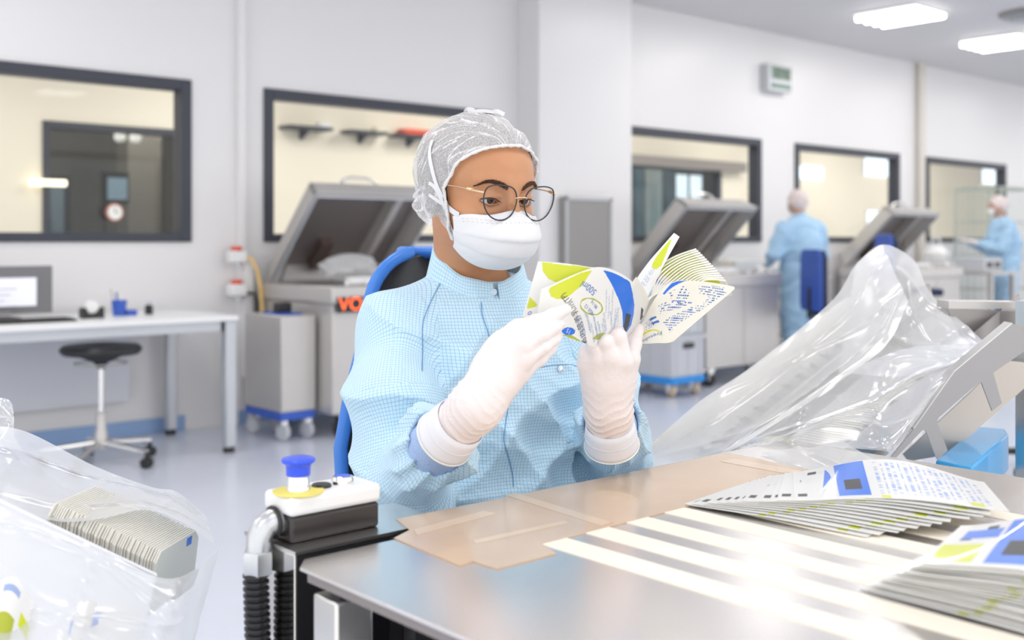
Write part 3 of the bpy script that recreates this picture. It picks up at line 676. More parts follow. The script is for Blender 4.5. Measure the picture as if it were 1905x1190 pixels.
# head frame: L her left, F face forward, U up
f_h = (RT*math.sin(math.radians(37))-FW*math.cos(math.radians(37))).normalized()
l_h = Vector((0, 0, 1)).cross(f_h); tilt = math.radians(12)
Fh = (f_h*math.cos(tilt)-Vector((0, 0, 1))*math.sin(tilt)).normalized(); Lh = l_h.normalized(); Uh = Lh.cross(Fh).normalized()
if Uh.z < 0: Uh = -Uh
Hc = P(889, 352, 1.648)
RH = np.array([Lh, Fh, Uh], np.float32).T
def toH(p): return (p-A3(Hc))@RH
def fromH(x, y, z): return Hc+Lh*x+Fh*y+Uh*z
neck0 = toH(A3([[1.105, 1.345, 1.075]]))[0]; 
def headsdf(q):
    d = ell(q, (0, -.014, .022), (.073, .088, .077))
    d = smin(d, ell(q, (0, .022, .031), (.0635, .062, .056)), .03)
    d = smin(d, ell(q, (0, .026, -.030), (.058, .057, .055)), .025)
    d = smin(d, ell(q, (0, .030, -.058), (.044, .050, .044)), .025)
    d = smin(d, ell(q, (0, .058, -.086), (.020, .020, .016)), .025)
    for s in (-1, 1):
        d = smin(d, ell(q, (s*.041, .050, -.028), (.020, .024, .018)), .022)
        d = smin(d, cap(q, (s*.012, .082, .021), (s*.042, .066, .020), .0085, .007), .014)
        # socket
        d = smax(d, -sph(q, (s*.031, .099, .0)[:3], .0165), .014)
        # lids: ball cut by an almond opening
        lid = ell(q, (s*.0315, .0665, -.001), (.0165, .0158, .0138))
        d = smin(d, lid, .005)
        x = (q[:, 0]-s*.0315)/.0148; zc = -.0052+.0012*x*s; hh = .0042*(1-x*x)
        alm = (np.abs(q[:, 2]-zc)-hh)*.8; alm = np.maximum(alm, .070-q[:, 1])
        d = smax(d, -alm, .0018)
        # upper lid crease
        d = smin(d, cap(q, (s*.018, .079, .0035), (s*.045, .073, .0015), .0028, .0022), .004)
        d = smin(d, ell(q, (s*.013, .094, -.038), (.009, .010, .008)), .007)
        d = smin(d, ell(q, (s*.076, -.004, -.008), (.006, .016, .029)), .01)
    d = smin(d, cap(q, (0, .084, .012), (0, .102, -.028), .0075, .009), .012)
    d = smin(d, sph(q, (0, .106, -.034), .0098), .008)
    d = smin(d, ell(q, (0, .084, -.062), (.020, .008, .010)), .01)
    return d
def bodysdf(p):
    q = toH(p); d = headsdf(q)
    d = smin(d, cap(q, (0, -.022, -.055), tuple(neck0), .050, .058), .03)
    d = smin(d, ell(p, (1.105, 1.345, 1.035), (.13, .09, .06)), .05)
    return d
lo = np.array([Hc.x-.15, Hc.y-.16, 1.02]); hi = np.array([Hc.x+.16, Hc.y+.15, Hc.z+.13])
V, F = nets(bodysdf, lo, hi, .0014)
body = npmesh('body', V, F, skin, person)
# eyes
for s in (-1, 1):
    ey = MB(); c = fromH(s*.0315, .0655, -.001); R = .0142
    # gaze: towards the pouches, down and slightly to her left
    g = (P(1075, 560, 1.42)-c).normalized(); g = (g*.55+Fh*.45+Uh*.10).normalized()
    qd = Vector((0, 0, 1)).rotation_difference(g)
    prof = [(.0001 if k == 0 else R*math.sin(PI*k/24), R*math.cos(PI*k/24)) for k in range(25)]
    prof[24] = (.0001, -R)
    ey.lathe(prof, tuple(c), 32, tuple(g)); e = ey.build('eye', mat('eye_white', (.62, .56, .54), .2), body)
    i = MB(); i.lathe([(r_, math.sqrt(R*R-r_*r_)+.0003) for r_ in (.0001, .0015, .003, .0045, .0056, .0063)]+[(.0066, math.sqrt(R*R-.0066**2)-.0003)], tuple(c), 28, tuple(g)); i.build('iris', mat('iris_brown', (.07, .035, .02), .3, spec=.3), e)
    i = MB(); i.lathe([(r_, math.sqrt(R*R-r_*r_)+.0006) for r_ in (.0001, .0012, .0024)]+[(.0026, math.sqrt(R*R-.0026**2)+.0001)], tuple(c), 24, tuple(g)); i.build('pupil', mat('pupil_black', (.004, .004, .004), .25), e)
BB = bvh(body)
def hsurf(x, z, lift=0.0, y0=.2):
    "point on the face in front of head coordinates x,z"
    h = BB.ray_cast(fromH(x, y0, z), -Fh); return (h[0]+h[1]*lift, h[1]) if h[0] else (fromH(x, .08, z), Fh.copy())
brow = mat('brow_hair', (.085, .036, .02), .8); lash = mat('lash_black', (.008, .006, .006), .6)
random.seed(5)
for s in (-1, 1):
    b = MB(); cl = spline([(s*.0125, .0165), (s*.022, .0215), (s*.034, .0245), (s*.043, .0225), (s*.052, .0165)], 16); n = len(cl)
    for i, (x, z) in enumerate(cl):
        u = i/(n-1); wd = .0068*(1-u**1.6)*(.75+.25*min(1, u*6))+.0008
        for k in range(7):
            o = random.uniform(-.5, .5)*wd; p, nn = hsurf(x, z+o, .0004); dz = .45*(1-u)-.35*u+random.uniform(-.2, .2)-o*60*.3
            t = (Lh*s+Uh*dz).normalized(); L_ = .0058
            b.tube([p, p+t*L_*.5+nn*.0006, p+t*L_+nn*.0001], [.00028, .00024, .00008], 4, caps=False)
    b.build('eyebrow', brow, body)
    # lashes and lid lines
    for up in (1, -1):
        l = MB(); line = []
        for k in range(25):
            x = -1+2*k/24; zc = -.0052+.0012*x*s; hh = .0042*(1-x*x); X = s*.0315+x*.0146
            h = BB.ray_cast(fromH(X, .2, zc+up*(hh+.0016)), -Fh)
            if h[0] is None: continue
            line.append(h[0]+h[1]*.0002)
            if up == 1 or k % 2 == 0:
                ln = .0060 if up == 1 else .0026
                base = h[0]+h[1]*.0002; t = (Fh*(.9 if up == 1 else .5)+Uh*(-.25 if up == 1 else -.7)+Lh*x*.5).normalized()
                l.tube([base, base+t*ln*.6, base+t*ln+Uh*(.0012 if up == 1 else 0)], [.00022, .00018, .00006], 4, caps=False)
        l.tube([tuple(p) for p in line], .00075 if up == 1 else .0003, 6)
        l.build('eyelashes', lash, body)
# hair under the net
HZ = [-.10, -.035, .003, .047, .069, .11]; HY = [.026, .028, .026, .047, .066, .11]
def hline(z): return np.interp(z, HZ, HY)
hairm = mat('dark_hair', (.035, .022, .018), .5, bump=.5, bscale=120)
def hairsdf(q):
    d = ell(q, (0, -.018, .025), (.0785, .0945, .0815))
    d = smin(d, ell(q, (-.016, -.080, -.062), (.030, .030, .030)), .03)
    d = smin(d, headsdf(q)-.0022, .012)
    cut = (q[:, 1]-hline(q[:, 2])+.004)*.9
    d = smax(d, cut, .01)
    d = smax(d, -(q[:, 2]+.060), .02)
    return d
e_ = .17
V, F = nets(lambda p: hairsdf(toH(p)), np.array(Hc)-e_, np.array(Hc)+e_, .0022)
npmesh('hair', V, F, hairm, person)
# hair net
def capmat():
    m = bpy.data.materials.new('hair_net'); m.use_nodes = True; nt = m.node_tree; b = nt.nodes['Principled BSDF']; N = nt.nodes.new; L = nt.links.new
    b.inputs['Base Color'].default_value = (.93, .92, .92, 1); b.inputs['Roughness'].default_value = .6
    uv = N('ShaderNodeUVMap'); mp = N('ShaderNodeMapping'); mp.inputs['Scale'].default_value = (15, 1.3, 1); L(uv.outputs[0], mp.inputs[0])
    n = N('ShaderNodeTexNoise'); n.inputs['Scale'].default_value = 1.6; n.inputs['Detail'].default_value = 3; n.inputs['Distortion'].default_value = .9; L(mp.outputs[0], n.inputs['Vector'])
    tc = N('ShaderNodeTexCoord'); n2 = N('ShaderNodeTexNoise'); n2.inputs['Scale'].default_value = 420; n2.inputs['Detail'].default_value = 2; L(tc.outputs['Object'], n2.inputs['Vector'])
    rg = N('ShaderNodeMath'); rg.operation = 'SUBTRACT'; rg.inputs[1].default_value = .5; L(n.outputs['Fac'], rg.inputs[0])
    ab = N('ShaderNodeMath'); ab.operation = 'ABSOLUTE'; L(rg.outputs[0], ab.inputs[0])
    r1 = N('ShaderNodeMapRange'); r1.inputs[1].default_value = 0; r1.inputs[2].default_value = .03; r1.inputs[3].default_value = .38; r1.inputs[4].default_value = 0; L(ab.outputs[0], r1.inputs[0])
    r2 = N('ShaderNodeMapRange'); r2.inputs[1].default_value = .35; r2.inputs[2].default_value = .65; r2.inputs[3].default_value = .36; r2.inputs[4].default_value = .56; L(n2.outputs['Fac'], r2.inputs[0])
    ad = N('ShaderNodeMath'); ad.operation = 'ADD'; L(r1.outputs[0], ad.inputs[0]); L(r2.outputs[0], ad.inputs[1])
    at_ = N('ShaderNodeAttribute'); at_.attribute_name = 'dense'
    a2 = N('ShaderNodeMath'); a2.operation = 'ADD'; a2.use_clamp = True; L(ad.outputs[0], a2.inputs[0]); L(at_.outputs['Fac'], a2.inputs[1])
    L(a2.outputs[0], b.inputs['Alpha'])
    return m
def capdisp(q):
    # pleats gathered towards the crown tie at the face opening
    c = np.array([.0, .09, .075], np.float32); v = q-c; a = np.arctan2(v[:, 0], -v[:, 1]+.02*0)
    r = np.linalg.norm(v, axis=1)
    wob = .5*np.sin(r*60+a*2)+.4*np.sin(q[:, 2]*70+1)
    return a, r, .0016*(1-2*np.abs(np.sin(a*8.5+wob))**.6)*np.clip(r/.05, .2, 1)+.0010*np.sin(q@np.array([90, 40, -110], np.float32)+2*np.sin(q@np.array([-60, 90, 50], np.float32)))
def capsdf(q):
    d = ell(q, (0, -.018, .026), (.0840, .0995, .0860))
    bun = ell(q, (-.020, -.084, -.068), (.045, .044, .040))
    d = smin(d, bun, .035)
    d = smin(d, headsdf(q)-.0055, .02)
    a, r, dd = capdisp(q)
    return d-dd
# outer skin only: mesh the solid, then drop the faces in front of the hairline
V, F = nets(lambda p: capsdf(toH(p)), np.array(Hc)-.19, np.array(Hc)+.19, .0017)
q = toH(V.astype(np.float32)); edge = q[:, 1]-hline(q[:, 2])
low = -(q[:, 2]+.074-.55*np.clip(q[:, 1]+.03, -.2, 0)*-1); keep = (edge < 0) & (low < 0)
fk = keep[F].all(1); F2 = F[fk]; used = np.unique(F2); rm = -np.ones(len(V), int); rm[used] = np.arange(len(used)); V2 = V[used]; F2 = rm[F2]; q2 = q[used]
ang = np.arctan2(q2[:, 0], -(q2[:, 1]-.09)); rr = np.linalg.norm(q2-np.array([0, .09, .075]), axis=1)
uvv = np.stack([ang/PI, rr*5], 1)[F2].reshape(-1, 2)
cp = npmesh('hair_net', V2, F2, capmat(), person, uv=uvv)
dens = np.clip((q2[:, 1]*-1-.075)/.03, 0, 1)*np.clip((-q2[:, 2]-.0)/.03, 0, 1)*.35+np.clip((-.045-q2[:, 2])/.02, 0, 1)*.3+.5*np.clip(1+edge[used]/.004, 0, 1)
at_ = cp.data.attributes.new('dense', 'FLOAT', 'POINT'); at_.data.foreach_set('value', dens.astype(np.float32))
# elastic edge band along the face opening
CB = bvh(cp)
capF = lambda x, z: float(hline(z))
band = []
for k in range(90):
    a = 2*PI*k/90
    # walk round the opening: direction in the cutting plane from its centre
    cz = .012; dirv = (math.sin(a), math.cos(a)); rr_ = None
    lo_, hi_ = .02, .16
    for _ in range(22):
        m_ = (lo_+hi_)/2; x = dirv[0]*m_; z = cz+dirv[1]*m_; y = capF(x, z)
        v = float(capsdf(np.array([[x, y, z]], np.float32))[0])
        if v < 0: lo_ = m_
        else: hi_ = m_
    band.append((dirv[0]*lo_, capF(dirv[0]*lo_, cz+dirv[1]*lo_), cz+dirv[1]*lo_))
bt = MB(); bp_ = [fromH(*b) for b in band if b[2] > -.072]
st = [i for i, b in enumerate(band) if b[2] <= -.072]
if st:
    k0 = max(st)+1; seq = [band[(k0+i) % 90] for i in range(90-len(st))]
    bp_ = [fromH(*b) for b in seq]
random.seed(2)
bt.tube(bp_, [.0021+.0006*math.sin(i*2.3)+.0004*random.random() for i in range(len(bp_))], 8)
bt.build('elastic_band', mat('band_white', (.9, .9, .9), .7, bump=.5, bscale=500), cp)
# ---- face mask
maskm = mat('mask_white', (.86, .87, .89), .7, trl=.12, bump=.06, bscale=700, sheen=.2)
maskrows = [(-.0165, .101), (-.024, .112), (-.034, .121), (-.044, .128), (-.0535, .132), (-.0545, .1270), (-.062, .1265), (-.071, .1250), (-.080, .1215), (-.081, .1165), (-.088, .112), (-.095, .103), (-.101, .092), (-.106, .080)]
vs = []; NU = 61
for i, (z, yf) in enumerate(maskrows):
    for j in range(NU):
        t = -1+2*j/(NU-1); th_ = t*math.radians(82)
        side = abs(t)**2.5
        zz = z*(1-side)+side*(-.034+(z+.0165)*.52) if True else z
        zz += .006*math.cos(t*PI)*(1 if i == 0 else .3)*0 + (.0045*math.exp(-(t/.22)**2) if i < 2 else 0) - (.0035*math.exp(-((abs(t)-.45)/.2)**2) if i < 2 else 0)
        xw = .0675-.010*max(0, (-z-.062)/.04)
        ys = .018
        x = xw*math.sin(th_)**1 if True else 0
        y = ys+(yf-ys)*(math.cos(th_))**.72
        wr = .0007*math.sin(j*.9+i*2.1)*math.sin(j*.37)+.0012*side*math.sin(i*1.9)
        vs.append(fromH(x*(1+wr*8), y+wr, zz))
fs = [(i*NU+j, i*NU+j+1, (i+1)*NU+j+1, (i+1)*NU+j) for i in range(len(maskrows)-1) for j in range(NU-1)]
mk = MB().add(vs, fs).build('face_mask', maskm, person, solid=.0012)
mk.data.set_sharp_from_angle(angle=math.radians(180))
sb = mk.modifiers.new('sub', 'SUBSURF'); sb.levels = 1; sb.render_levels = 1
def mpt(i, t): j = int(round((t+1)/2*(NU-1))); return Vector(vs[i*NU+j])
stt = MB()
for row, f_ in ((1, .0), (1, .55)):
    for j in range(4, NU-6, 1):
        if j % 2: continue
        a = Vector(vs[row*NU+j])*(1-f_)+Vector(vs[(row+1)*NU+j])*f_; b = Vector(vs[row*NU+j+1])*(1-f_)+Vector(vs[(row+1)*NU+j+1])*f_; o_ = (a-fromH(0, .03, -.05)).normalized()*.0012
        stt.tube([a+o_, (a*.35+b*.65)+o_], .0004, 4)
stt.build('stitching', mat('stitch_grey', (.62, .63, .66), .7), mk)
# ties
def capstrip(px, w=.006, lift=.002, name='tie', trees=None):
    pts = []; nn = []
    for (x, y) in spline(px, 8):
        best = None
        for T in (trees or [CB, BB]):
            p, n = ray(T, x, y, lift)
            if p is not None and (best is None or (p-CAMP).length < (best[0]-CAMP).length): best = (p, n)
        if best: pts.append(best[0]); nn.append(best[1])
    for _ in range(3):
        pts = [pts[0]]+[(pts[i-1]+pts[i]*2+pts[i+1])/4 for i in range(1, len(pts)-1)]+[pts[-1]]
    for _ in range(3): nn = [nn[0]]+[(nn[i-1]+nn[i]*2+nn[i+1]).normalized() for i in range(1, len(nn)-1)]+[nn[-1]]
    v, f = ribbon(pts, nn, w)
    return MB().add(v, f).build(name, maskm, mk)
capstrip([(856, 398), (846, 392), (830, 376), (816, 350), (805, 315), (801, 285), (806, 262)], .0055)
capstrip([(860, 462), (848, 440), (838, 412), (826, 380), (812, 350), (800, 340)], .0055)
capstrip([(853, 400), (835, 388), (815, 372), (800, 362)], .005)
def loosestrip(pts, w=.006, name='tie_end'):
    pts = [Vector(p) for p in spline([tuple(P(*p)) for p in pts], 6)]
    nn = []
    for p in pts: nn.append((CAMP-p).normalized())
    v, f = ribbon(pts, nn, w); return MB().add(v, f).build(name, maskm, mk)
loosestrip([(798, 292, 1.66), (790, 290, 1.655), (781, 293, 1.65)], .008)
loosestrip([(806, 352, 1.63), (790, 346, 1.64), (778, 354, 1.64), (770, 366, 1.64), (785, 364, 1.64), (800, 360, 1.63)], .004)
loosestrip([(808, 358, 1.62), (795, 352, 1.62), (786, 347, 1.63)], .006)
loosestrip([(866, 216, 1.66), (870, 205, 1.65), (882, 207, 1.65)], .009)
loosestrip([(918, 208, 1.62), (926, 207, 1.615), (938, 213, 1.61)], .006)
loosestrip([(872, 209, 1.64), (895, 206, 1.63), (922, 209, 1.62)], .005)
# ---- glasses
rim = mat('rim_black', (.012, .012, .014), .3, coat=.5); gold = mat('gold_metal', (.85, .62, .38), .25, 1)
out = [(-.0245, .012), (-.021, .018), (-.012, .0212), (-.001, .0218), (.011, .0205), (.0195, .0165), (.0245, .0085), (.0255, -.001), (.0225, -.0115), (.0155, -.0195), (.005, -.0235), (-.006, -.0225), (-.016, -.0165), (-.0225, -.007), (-.0252, .003)]
GY = .1090; GZ = -.0005
out = [(a*1.09, b*1.10) for a, b in out]
gl = empty('glasses', tuple(fromH(0, GY, 0)), 'round thin glasses with black and gold metal frame on the worker\'s nose', 'glasses')
for s in (-1, 1):
    sp_ = [tuple(x) for x in spline(out+[out[0]], 6)[:-1]]
    def LP(x, z, dy=0): return fromH(s*(.0352+x), GY+dy-.10*max(0, x+.01)-1.0*(x*x)*1.5, GZ+z)
    MB().tube([LP(-x if False else -(-x), z) for x, z in [(-a, b) for a, b in sp_]] if False else [LP(x, z) for x, z in [(-a, b) for a, b in sp_]], .00105, 8, closed=True).build('rim', rim, gl)
    MB().tube([LP(x, z, -.0010) for x, z in [(-a, b) for a, b in sp_]], .0005, 6, closed=True).build('rim_edge', gold, gl)
    c_ = [LP(-a, b) for a, b in sp_]; ctr = sum(c_, Vector())/len(c_)
    ln = MB(); vv = [ctr+Fh*.0012]; 
    for rr_ in (.5, 1.0): vv += [ctr+(p-ctr)*rr_*.99+Fh*(.0012*(1-rr_*rr_)) for p in c_]
    m_ = len(c_); ff = [(0, 1+i, 1+(i+1) % m_) for i in range(m_)]+[(1+i, 1+m_+i, 1+m_+(i+1) % m_, 1+(i+1) % m_) for i in range(m_)]
    ln.add(vv, ff).build('lens', glassmat('lens_glass', (.99, .993, 1), .55, 0), gl, solid=.0008)
    hx = .0352+.0275
    a = fromH(s*hx, GY-.012, GZ+.012); 
    MB().tube([fromH(s*(hx-.001), GY-.006, GZ+.012), fromH(s*(hx+.006), GY-.010, GZ+.013), fromH(s*(hx+.0105), GY-.022, GZ+.013), fromH(s*(hx+.0125), GY-.05, GZ+.012), fromH(s*.078, GY-.10, GZ+.008)], [.0013, .0016, .0014, .0009, .0009], 8).build('temple', gold, gl)
    MB().tube([fromH(s*(hx+.0100), GY-.020, GZ+.013), fromH(s*(hx+.0112), GY-.030, GZ+.0128)], .0024, 10).build('hinge', gold, gl)
    MB().lathe([(.0001, .001), (.0042, .0006), (.0045, -.0006), (.0001, -.001)], tuple(fromH(s*.0105, GY-.008, GZ-.006)), 16, tuple((Fh*.6+Lh*s*.8).normalized())).build('nose_pad', glassmat('pad_clear', (.95, .93, .85), 1.0, .1), gl)
    MB().tube([fromH(s*.0125, GY-.001, GZ-.002), fromH(s*.0115, GY-.006, GZ-.004), fromH(s*.0105, GY-.009, GZ-.006)], .0006, 6).build('pad_arm', gold, gl)
MB().tube([fromH(-.0100, GY-.001, GZ+.006), fromH(-.005, GY+.002, GZ+.0078), fromH(.005, GY+.002, GZ+.0078), fromH(.0100, GY-.001, GZ+.006)], .0011, 8).build('bridge', gold, gl)
# ---------------------------------------------------------------- gown
TF = np.array([-.34, -.94, 0], np.float32); TF /= np.linalg.norm(TF); TL = np.array([-TF[1], TF[0], 0], np.float32)
NB = np.array([1.105, 1.335, 0], np.float32)
TZ = np.array([.42, .50, .60, .72, .82, .90, .97, 1.02, 1.06, 1.085, 1.105, 1.15], np.float32)
TA = np.array([.19, .195, .19, .178, .172, .168, .160, .148, .125, .095, .066, .060], np.float32)
TB = np.array([.13, .145, .145, .138, .132, .130, .125, .112, .095, .080, .066, .060], np.float32)
TO = np.array([.02, .03, .035, .035, .03, .03, .028, .018, .006, .0, .0, .008], np.float32)
def torso(p):
    q = p-NB; l = q@TL; f = q@TF; z = p[:, 2]
    a = np.interp(z, TZ, TA); b = np.interp(z, TZ, TB); o = np.interp(z, TZ, TO)
    d = (np.sqrt((l/a)**2+((f-o)/b)**2)-1)*np.minimum(a, b)
    return np.maximum(d*.9, np.maximum(z-1.10, .42-z))
RS = A3(P(740, 618, 1.66)); RE = A3(P(752, 890, 1.53)); RW = A3(P(872, 768, 1.335)); RM = A3(P(731, 735, 1.57))
LS = A3((1.235, 1.30, 1.005)); LE = A3(P(1143, 838, 1.74)); LW = A3(P(1134, 765, 1.535)); LM = A3(P(1118, 720, 1.80))
rc = RE+(RW-RE)*.52; lc_ = LE+(LW-LE)*.62
segs = [('t',), ('r', RS, RM), ('r', RM, RE), ('r', RE, rc), ('l', LS, LM), ('l', LM, LE), ('l', LE, lc_)]
def sleeves(p, which='both'):
    r = smin(cap(p, RS, RM, .066, .066), cap(p, RM, RE, .066, .070), .03)
    r2 = cap(p, RE, rc, .066, .054)
    r = smin(r, r2, .02)
    l = smin(cap(p, LS, LM, .062, .060), cap(p, LM, LE, .058, .058), .03)
    l = smin(l, cap(p, LE, lc_, .058, .054), .02)
    return r, l
def ax(p, a, b):
    ab = b-a; L = np.linalg.norm(ab); u = ab/L; h = (p-a)@u; e = np.cross(u, [0, 0, 1]); e /= np.linalg.norm(e); g = np.cross(u, e)
    q = p-a; return h, np.arctan2(q@e, q@g), L
def gathers(p, a, b, n, amp, h0, h1):
    h, an, L = ax(p, a, b); wgt = np.exp(-((h/L-h0)/h1)**2)
    return amp*wgt*(1-2*np.abs(np.sin(an*n/2+.8*np.sin(h*50+an)))**.7)
def gownsdf(p):
    t = torso(p); r, l = sleeves(p)
    # torso drape: long soft folds pulled from the armpits to the lap
    t = t-fold(p, [((.9, .2, .42), .085, .0080, .3), ((-.5, .2, .85), .105, .0075, 1.7), ((.2, .1, 1), .06, .0026, 2.2)])*np.clip((1.07-p[:, 2])/.06, 0, 1)
    r = r-gathers(p, RE, rc, 10, .0042, .95, .32)-fold(p, [((.3, -.3, .9), .095, .0090, .9), ((.8, .4, -.45), .12, .0070, 2.6)])
    l = l-gathers(p, LE, lc_, 10, .0042, .95, .32)-fold(p, [((-.3, -.3, .9), .075, .0052, .4), ((.8, -.4, .45), .10, .0042, 1.6)])
    # wrinkle roll hanging under the right forearm
    d = smin(t, r, .028); d = smin(d, l, .022)
    # shoulder slope
    for s, S_ in ((-1, RS), (1, LS)):
        nb = NB+TL*s*.035+np.array([0, 0, 1.075], np.float32); d = smin(d, cap(p, nb, S_+np.array([0, 0, .008], np.float32), .036, .052), .04)
    # lap and thighs
    for s in (-1, 1):
        hp = NB+TL*s*.085+np.array([0, 0, .53], np.float32); kn = hp+np.array([s*.03-.05, -.42, .03], np.float32); ft = kn+np.array([0, -.02, -.36], np.float32)
        d = smin(d, cap(p, hp, kn, .095, .075), .03); d = smin(d, cap(p, kn, ft, .075, .065), .03)
    # hollow neck
    d = smax(d, -cap(p, (1.100, 1.335, 1.06), (1.09, 1.325, 1.3), .056, .062), .006)
    # open sleeve ends
    for a, b in ((RE, rc), (LE, lc_)):
        u = (b-a)/np.linalg.norm(b-a); d = smax(d, -cap(p, b, b+u*.15, .037, .05), .008)
    return d
V, F = nets(gownsdf, (.78, .70, .10), (1.48, 1.56, 1.13), .0042)
Vf = V.astype(np.float32)
# per-face fabric direction from the limb it belongs to
C = Vf[F].mean(1); cand = [torso(C)+.010, cap(C, RS, RM, .066)+.0, cap(C, RM, RE, .066, .07), cap(C, RE, rc, .066, .054)-.0, cap(C, LS, LM, .062), cap(C, LM, LE, .06), cap(C, LE, lc_, .058, .054)]
own = np.argmin(np.stack(cand), 0); UV = np.zeros((len(F), 4, 2), np.float32)
def cyl_uv(p, pc, a, b, R):
    h, an, L = ax(p, a, b); _, ac, _ = ax(pc, a, b); an = an+2*PI*np.round((ac-an)/(2*PI)); return np.stack([an*R, h], 1)
for k in range(7):
    mk_ = own == k
    for j in range(4):
        p = Vf[F[mk_, j]]; pc = C[mk_]
        if k == 0:
            q_ = p-NB; an = np.arctan2(q_@TL, q_@TF); qc = pc-NB; ac = np.arctan2(qc@TL, qc@TF); an = an+2*PI*np.round((ac-an)/(2*PI))
            # equal-arc-ish mapping: blend of lateral distance at the front
            UV[mk_, j] = np.stack([np.where(np.abs(ac) < 1.1, q_@TL, np.sign(ac)*.16+(an-np.sign(ac)*1.1)*.15), p[:, 2]], 1)
        else:
            a, b = [(RS, RM), (RM, RE), (RE, rc), (LS, LM), (LM, LE), (LE, lc_)][k-1]; UV[mk_, j] = cyl_uv(p, pc, a, b, .060)
gown = npmesh('gown', V, F, GOWN, person, uv=UV.reshape(-1, 2))
GB = bvh(gown)
# stand-up collar
def collar():
    vs = []; fs = []; uv = []; n = 72; rows = 9
    for i in range(rows):
        v = i/(rows-1)
        for j in range(n+1):
            a = 2*PI*j/n*.985+.10   # small overlap gap near the front
            fr = math.cos(a); sd = math.sin(a)
            # centre of neck opening, front is direction TF
            h = 1.066+.070*v+.010*(1-fr)*v+(-.022*fr)*(1)+ (.014*(-fr))*v
            ra = .088-.020*v+.002*math.sin(a*5+v*3); rb = .083-.017*v+.002*math.sin(a*4)
            c = NB+np.array([-.006, -.008, 0], np.float32)*(v)*1.5
            p = c+TL*sd*ra+TF*(fr*rb+.006); vs.append((p[0], p[1], h+.0015*math.sin(a*7+v*4)))
    for i in range(rows-1):
        for j in range(n): fs.append((i*(n+1)+j, i*(n+1)+j+1, (i+1)*(n+1)+j+1, (i+1)*(n+1)+j))
    F_ = np.array(fs); A_ = (np.arange(n+1)/n*.50)
    U = np.zeros((len(F_), 4, 2), np.float32)
    for j in range(4): U[:, j, 0] = A_[F_[:, j] % (n+1)]; U[:, j, 1] = (F_[:, j]//(n+1))*.0075
    o = npmesh('collar', np.array(vs), F_, GOWN, gown, uv=U.reshape(-1, 2)); q = o.modifiers.new('s', 'SOLIDIFY'); q.thickness = .003; q.offset = 0
    return o
col_ = collar(); CLB = bvh(col_)
snapm = mat('snap_metal', (.75, .78, .8), .25, 1)
def snap(px, py, trees, r=.0055, m=None, par=None):
    best = None
    for T in trees:
        p, n = ray(T, px, py, .0015)
        if p is not None and (best is None or (p-CAMP).length < (best[0]-CAMP).length): best = (p, n)
    if best is None: print('SNAP MISS', px, py); return
    p, n = best
    MB().lathe([(.0001, .0022), (r*.45, .002), (r*.5, .0012), (r*.9, .0016), (r, .0004), (r, -.0006)], tuple(p), 20, tuple(n)).build('snap_button', m or snapm, par or gown)
snap(918, 543, [CLB, GB], .0052, mat('snap_clear', (.62, .78, .9), .25))
snap(1041, 686, [GB], .0048)
darkline = mat('seam_thread', (.16, .36, .62), .8)
def surfline(px, w, name, m, th=.0012, lift=.0006, trees=None, smooth_it=4):
    pts = []; nn = []
    for (x, y) in spline(px, 10):
        best = None
        for T in (trees or [GB]):
            p, n = ray(T, x, y, lift)
            if p is not None and (best is None or (p-CAMP).length < (best[0]-CAMP).length): best = (p, n)
        if best: pts.append(best[0]); nn.append(best[1])
    for _ in range(smooth_it): nn = [nn[0]]+[(nn[i-1]+nn[i]*2+nn[i+1]).normalized() for i in range(1, len(nn)-1)]+[nn[-1]]
    v, f = ribbon(pts, nn, w, th); return MB().add(v, f).build(name, m, gown)
surfline([(895, 562), (897, 585), (905, 610), (917, 645), (935, 690), (943, 720), (946, 745), (940, 790), (938, 820), (946, 850), (953, 880), (955, 905)], .0013, 'placket_edge', darkline, .0006)
surfline([(828, 510), (812, 540), (795, 575), (786, 605), (786, 640), (785, 690)], .0012, 'raglan_seam', darkline, .0006)
surfline([(1003, 684), (1030, 679), (1060, 678), (1082, 684)], .0009, 'pocket_seam', darkline, .0004)
# knit cuffs
knit = mat('knit_cuff', (.42, .58, .88), .8, bump=.4, bscale=400)
for a, b in ((RE, RW), (LE, LW)):
    u = Vector(b-a).normalized(); e0 = Vector(rc if a is RE else lc_); L_ = (Vector(b)-e0).length
    MB().tube([e0-u*.01, e0+u*.012, e0+u*.028, e0+u*(L_*.75)], [.040, .0375, .0355, .033], 36).build('knit_cuff', knit, gown)
# ---------------------------------------------------------------- gloves
glovem = mat('latex_glove', (.80, .72, .70), .38, sss=.08, trl=.0)
def glovemat():
    nt = glovem.node_tree; b = nt.nodes['Principled BSDF']; tc = [x for x in nt.nodes if x.type == 'TEX_COORD'][0]
    n = nt.nodes.new('ShaderNodeTexNoise'); n.inputs['Scale'].default_value = 9; n.inputs['Detail'].default_value = 3; nt.links.new(tc.outputs['Object'], n.inputs['Vector'])
    r = nt.nodes.new('ShaderNodeMix'); r.data_type = 'RGBA'; r.inputs['A'].default_value = (.80, .70, .67, 1); r.inputs['B'].default_value = (.90, .85, .85, 1)
    nt.links.new(n.outputs['Fac'], r.inputs['Factor']); nt.links.new(r.outputs['Result'], b.inputs['Base Color'])
    n = nt.nodes.new('ShaderNodeTexNoise'); n.inputs['Scale'].default_value = 60; n.inputs['Detail'].default_value = 3; n.inputs['Distortion'].default_value = 1.5; nt.links.new(tc.outputs['Object'], n.inputs['Vector'])
    bp = nt.nodes.new('ShaderNodeBump'); bp.inputs['Strength'].default_value = .25; bp.inputs['Distance'].default_value = .004; nt.links.new(n.outputs['Fac'], bp.inputs['Height']); nt.links.new(bp.outputs[0], b.inputs['Normal'])
glovemat()
def Q(*a): return A3(P(*a))
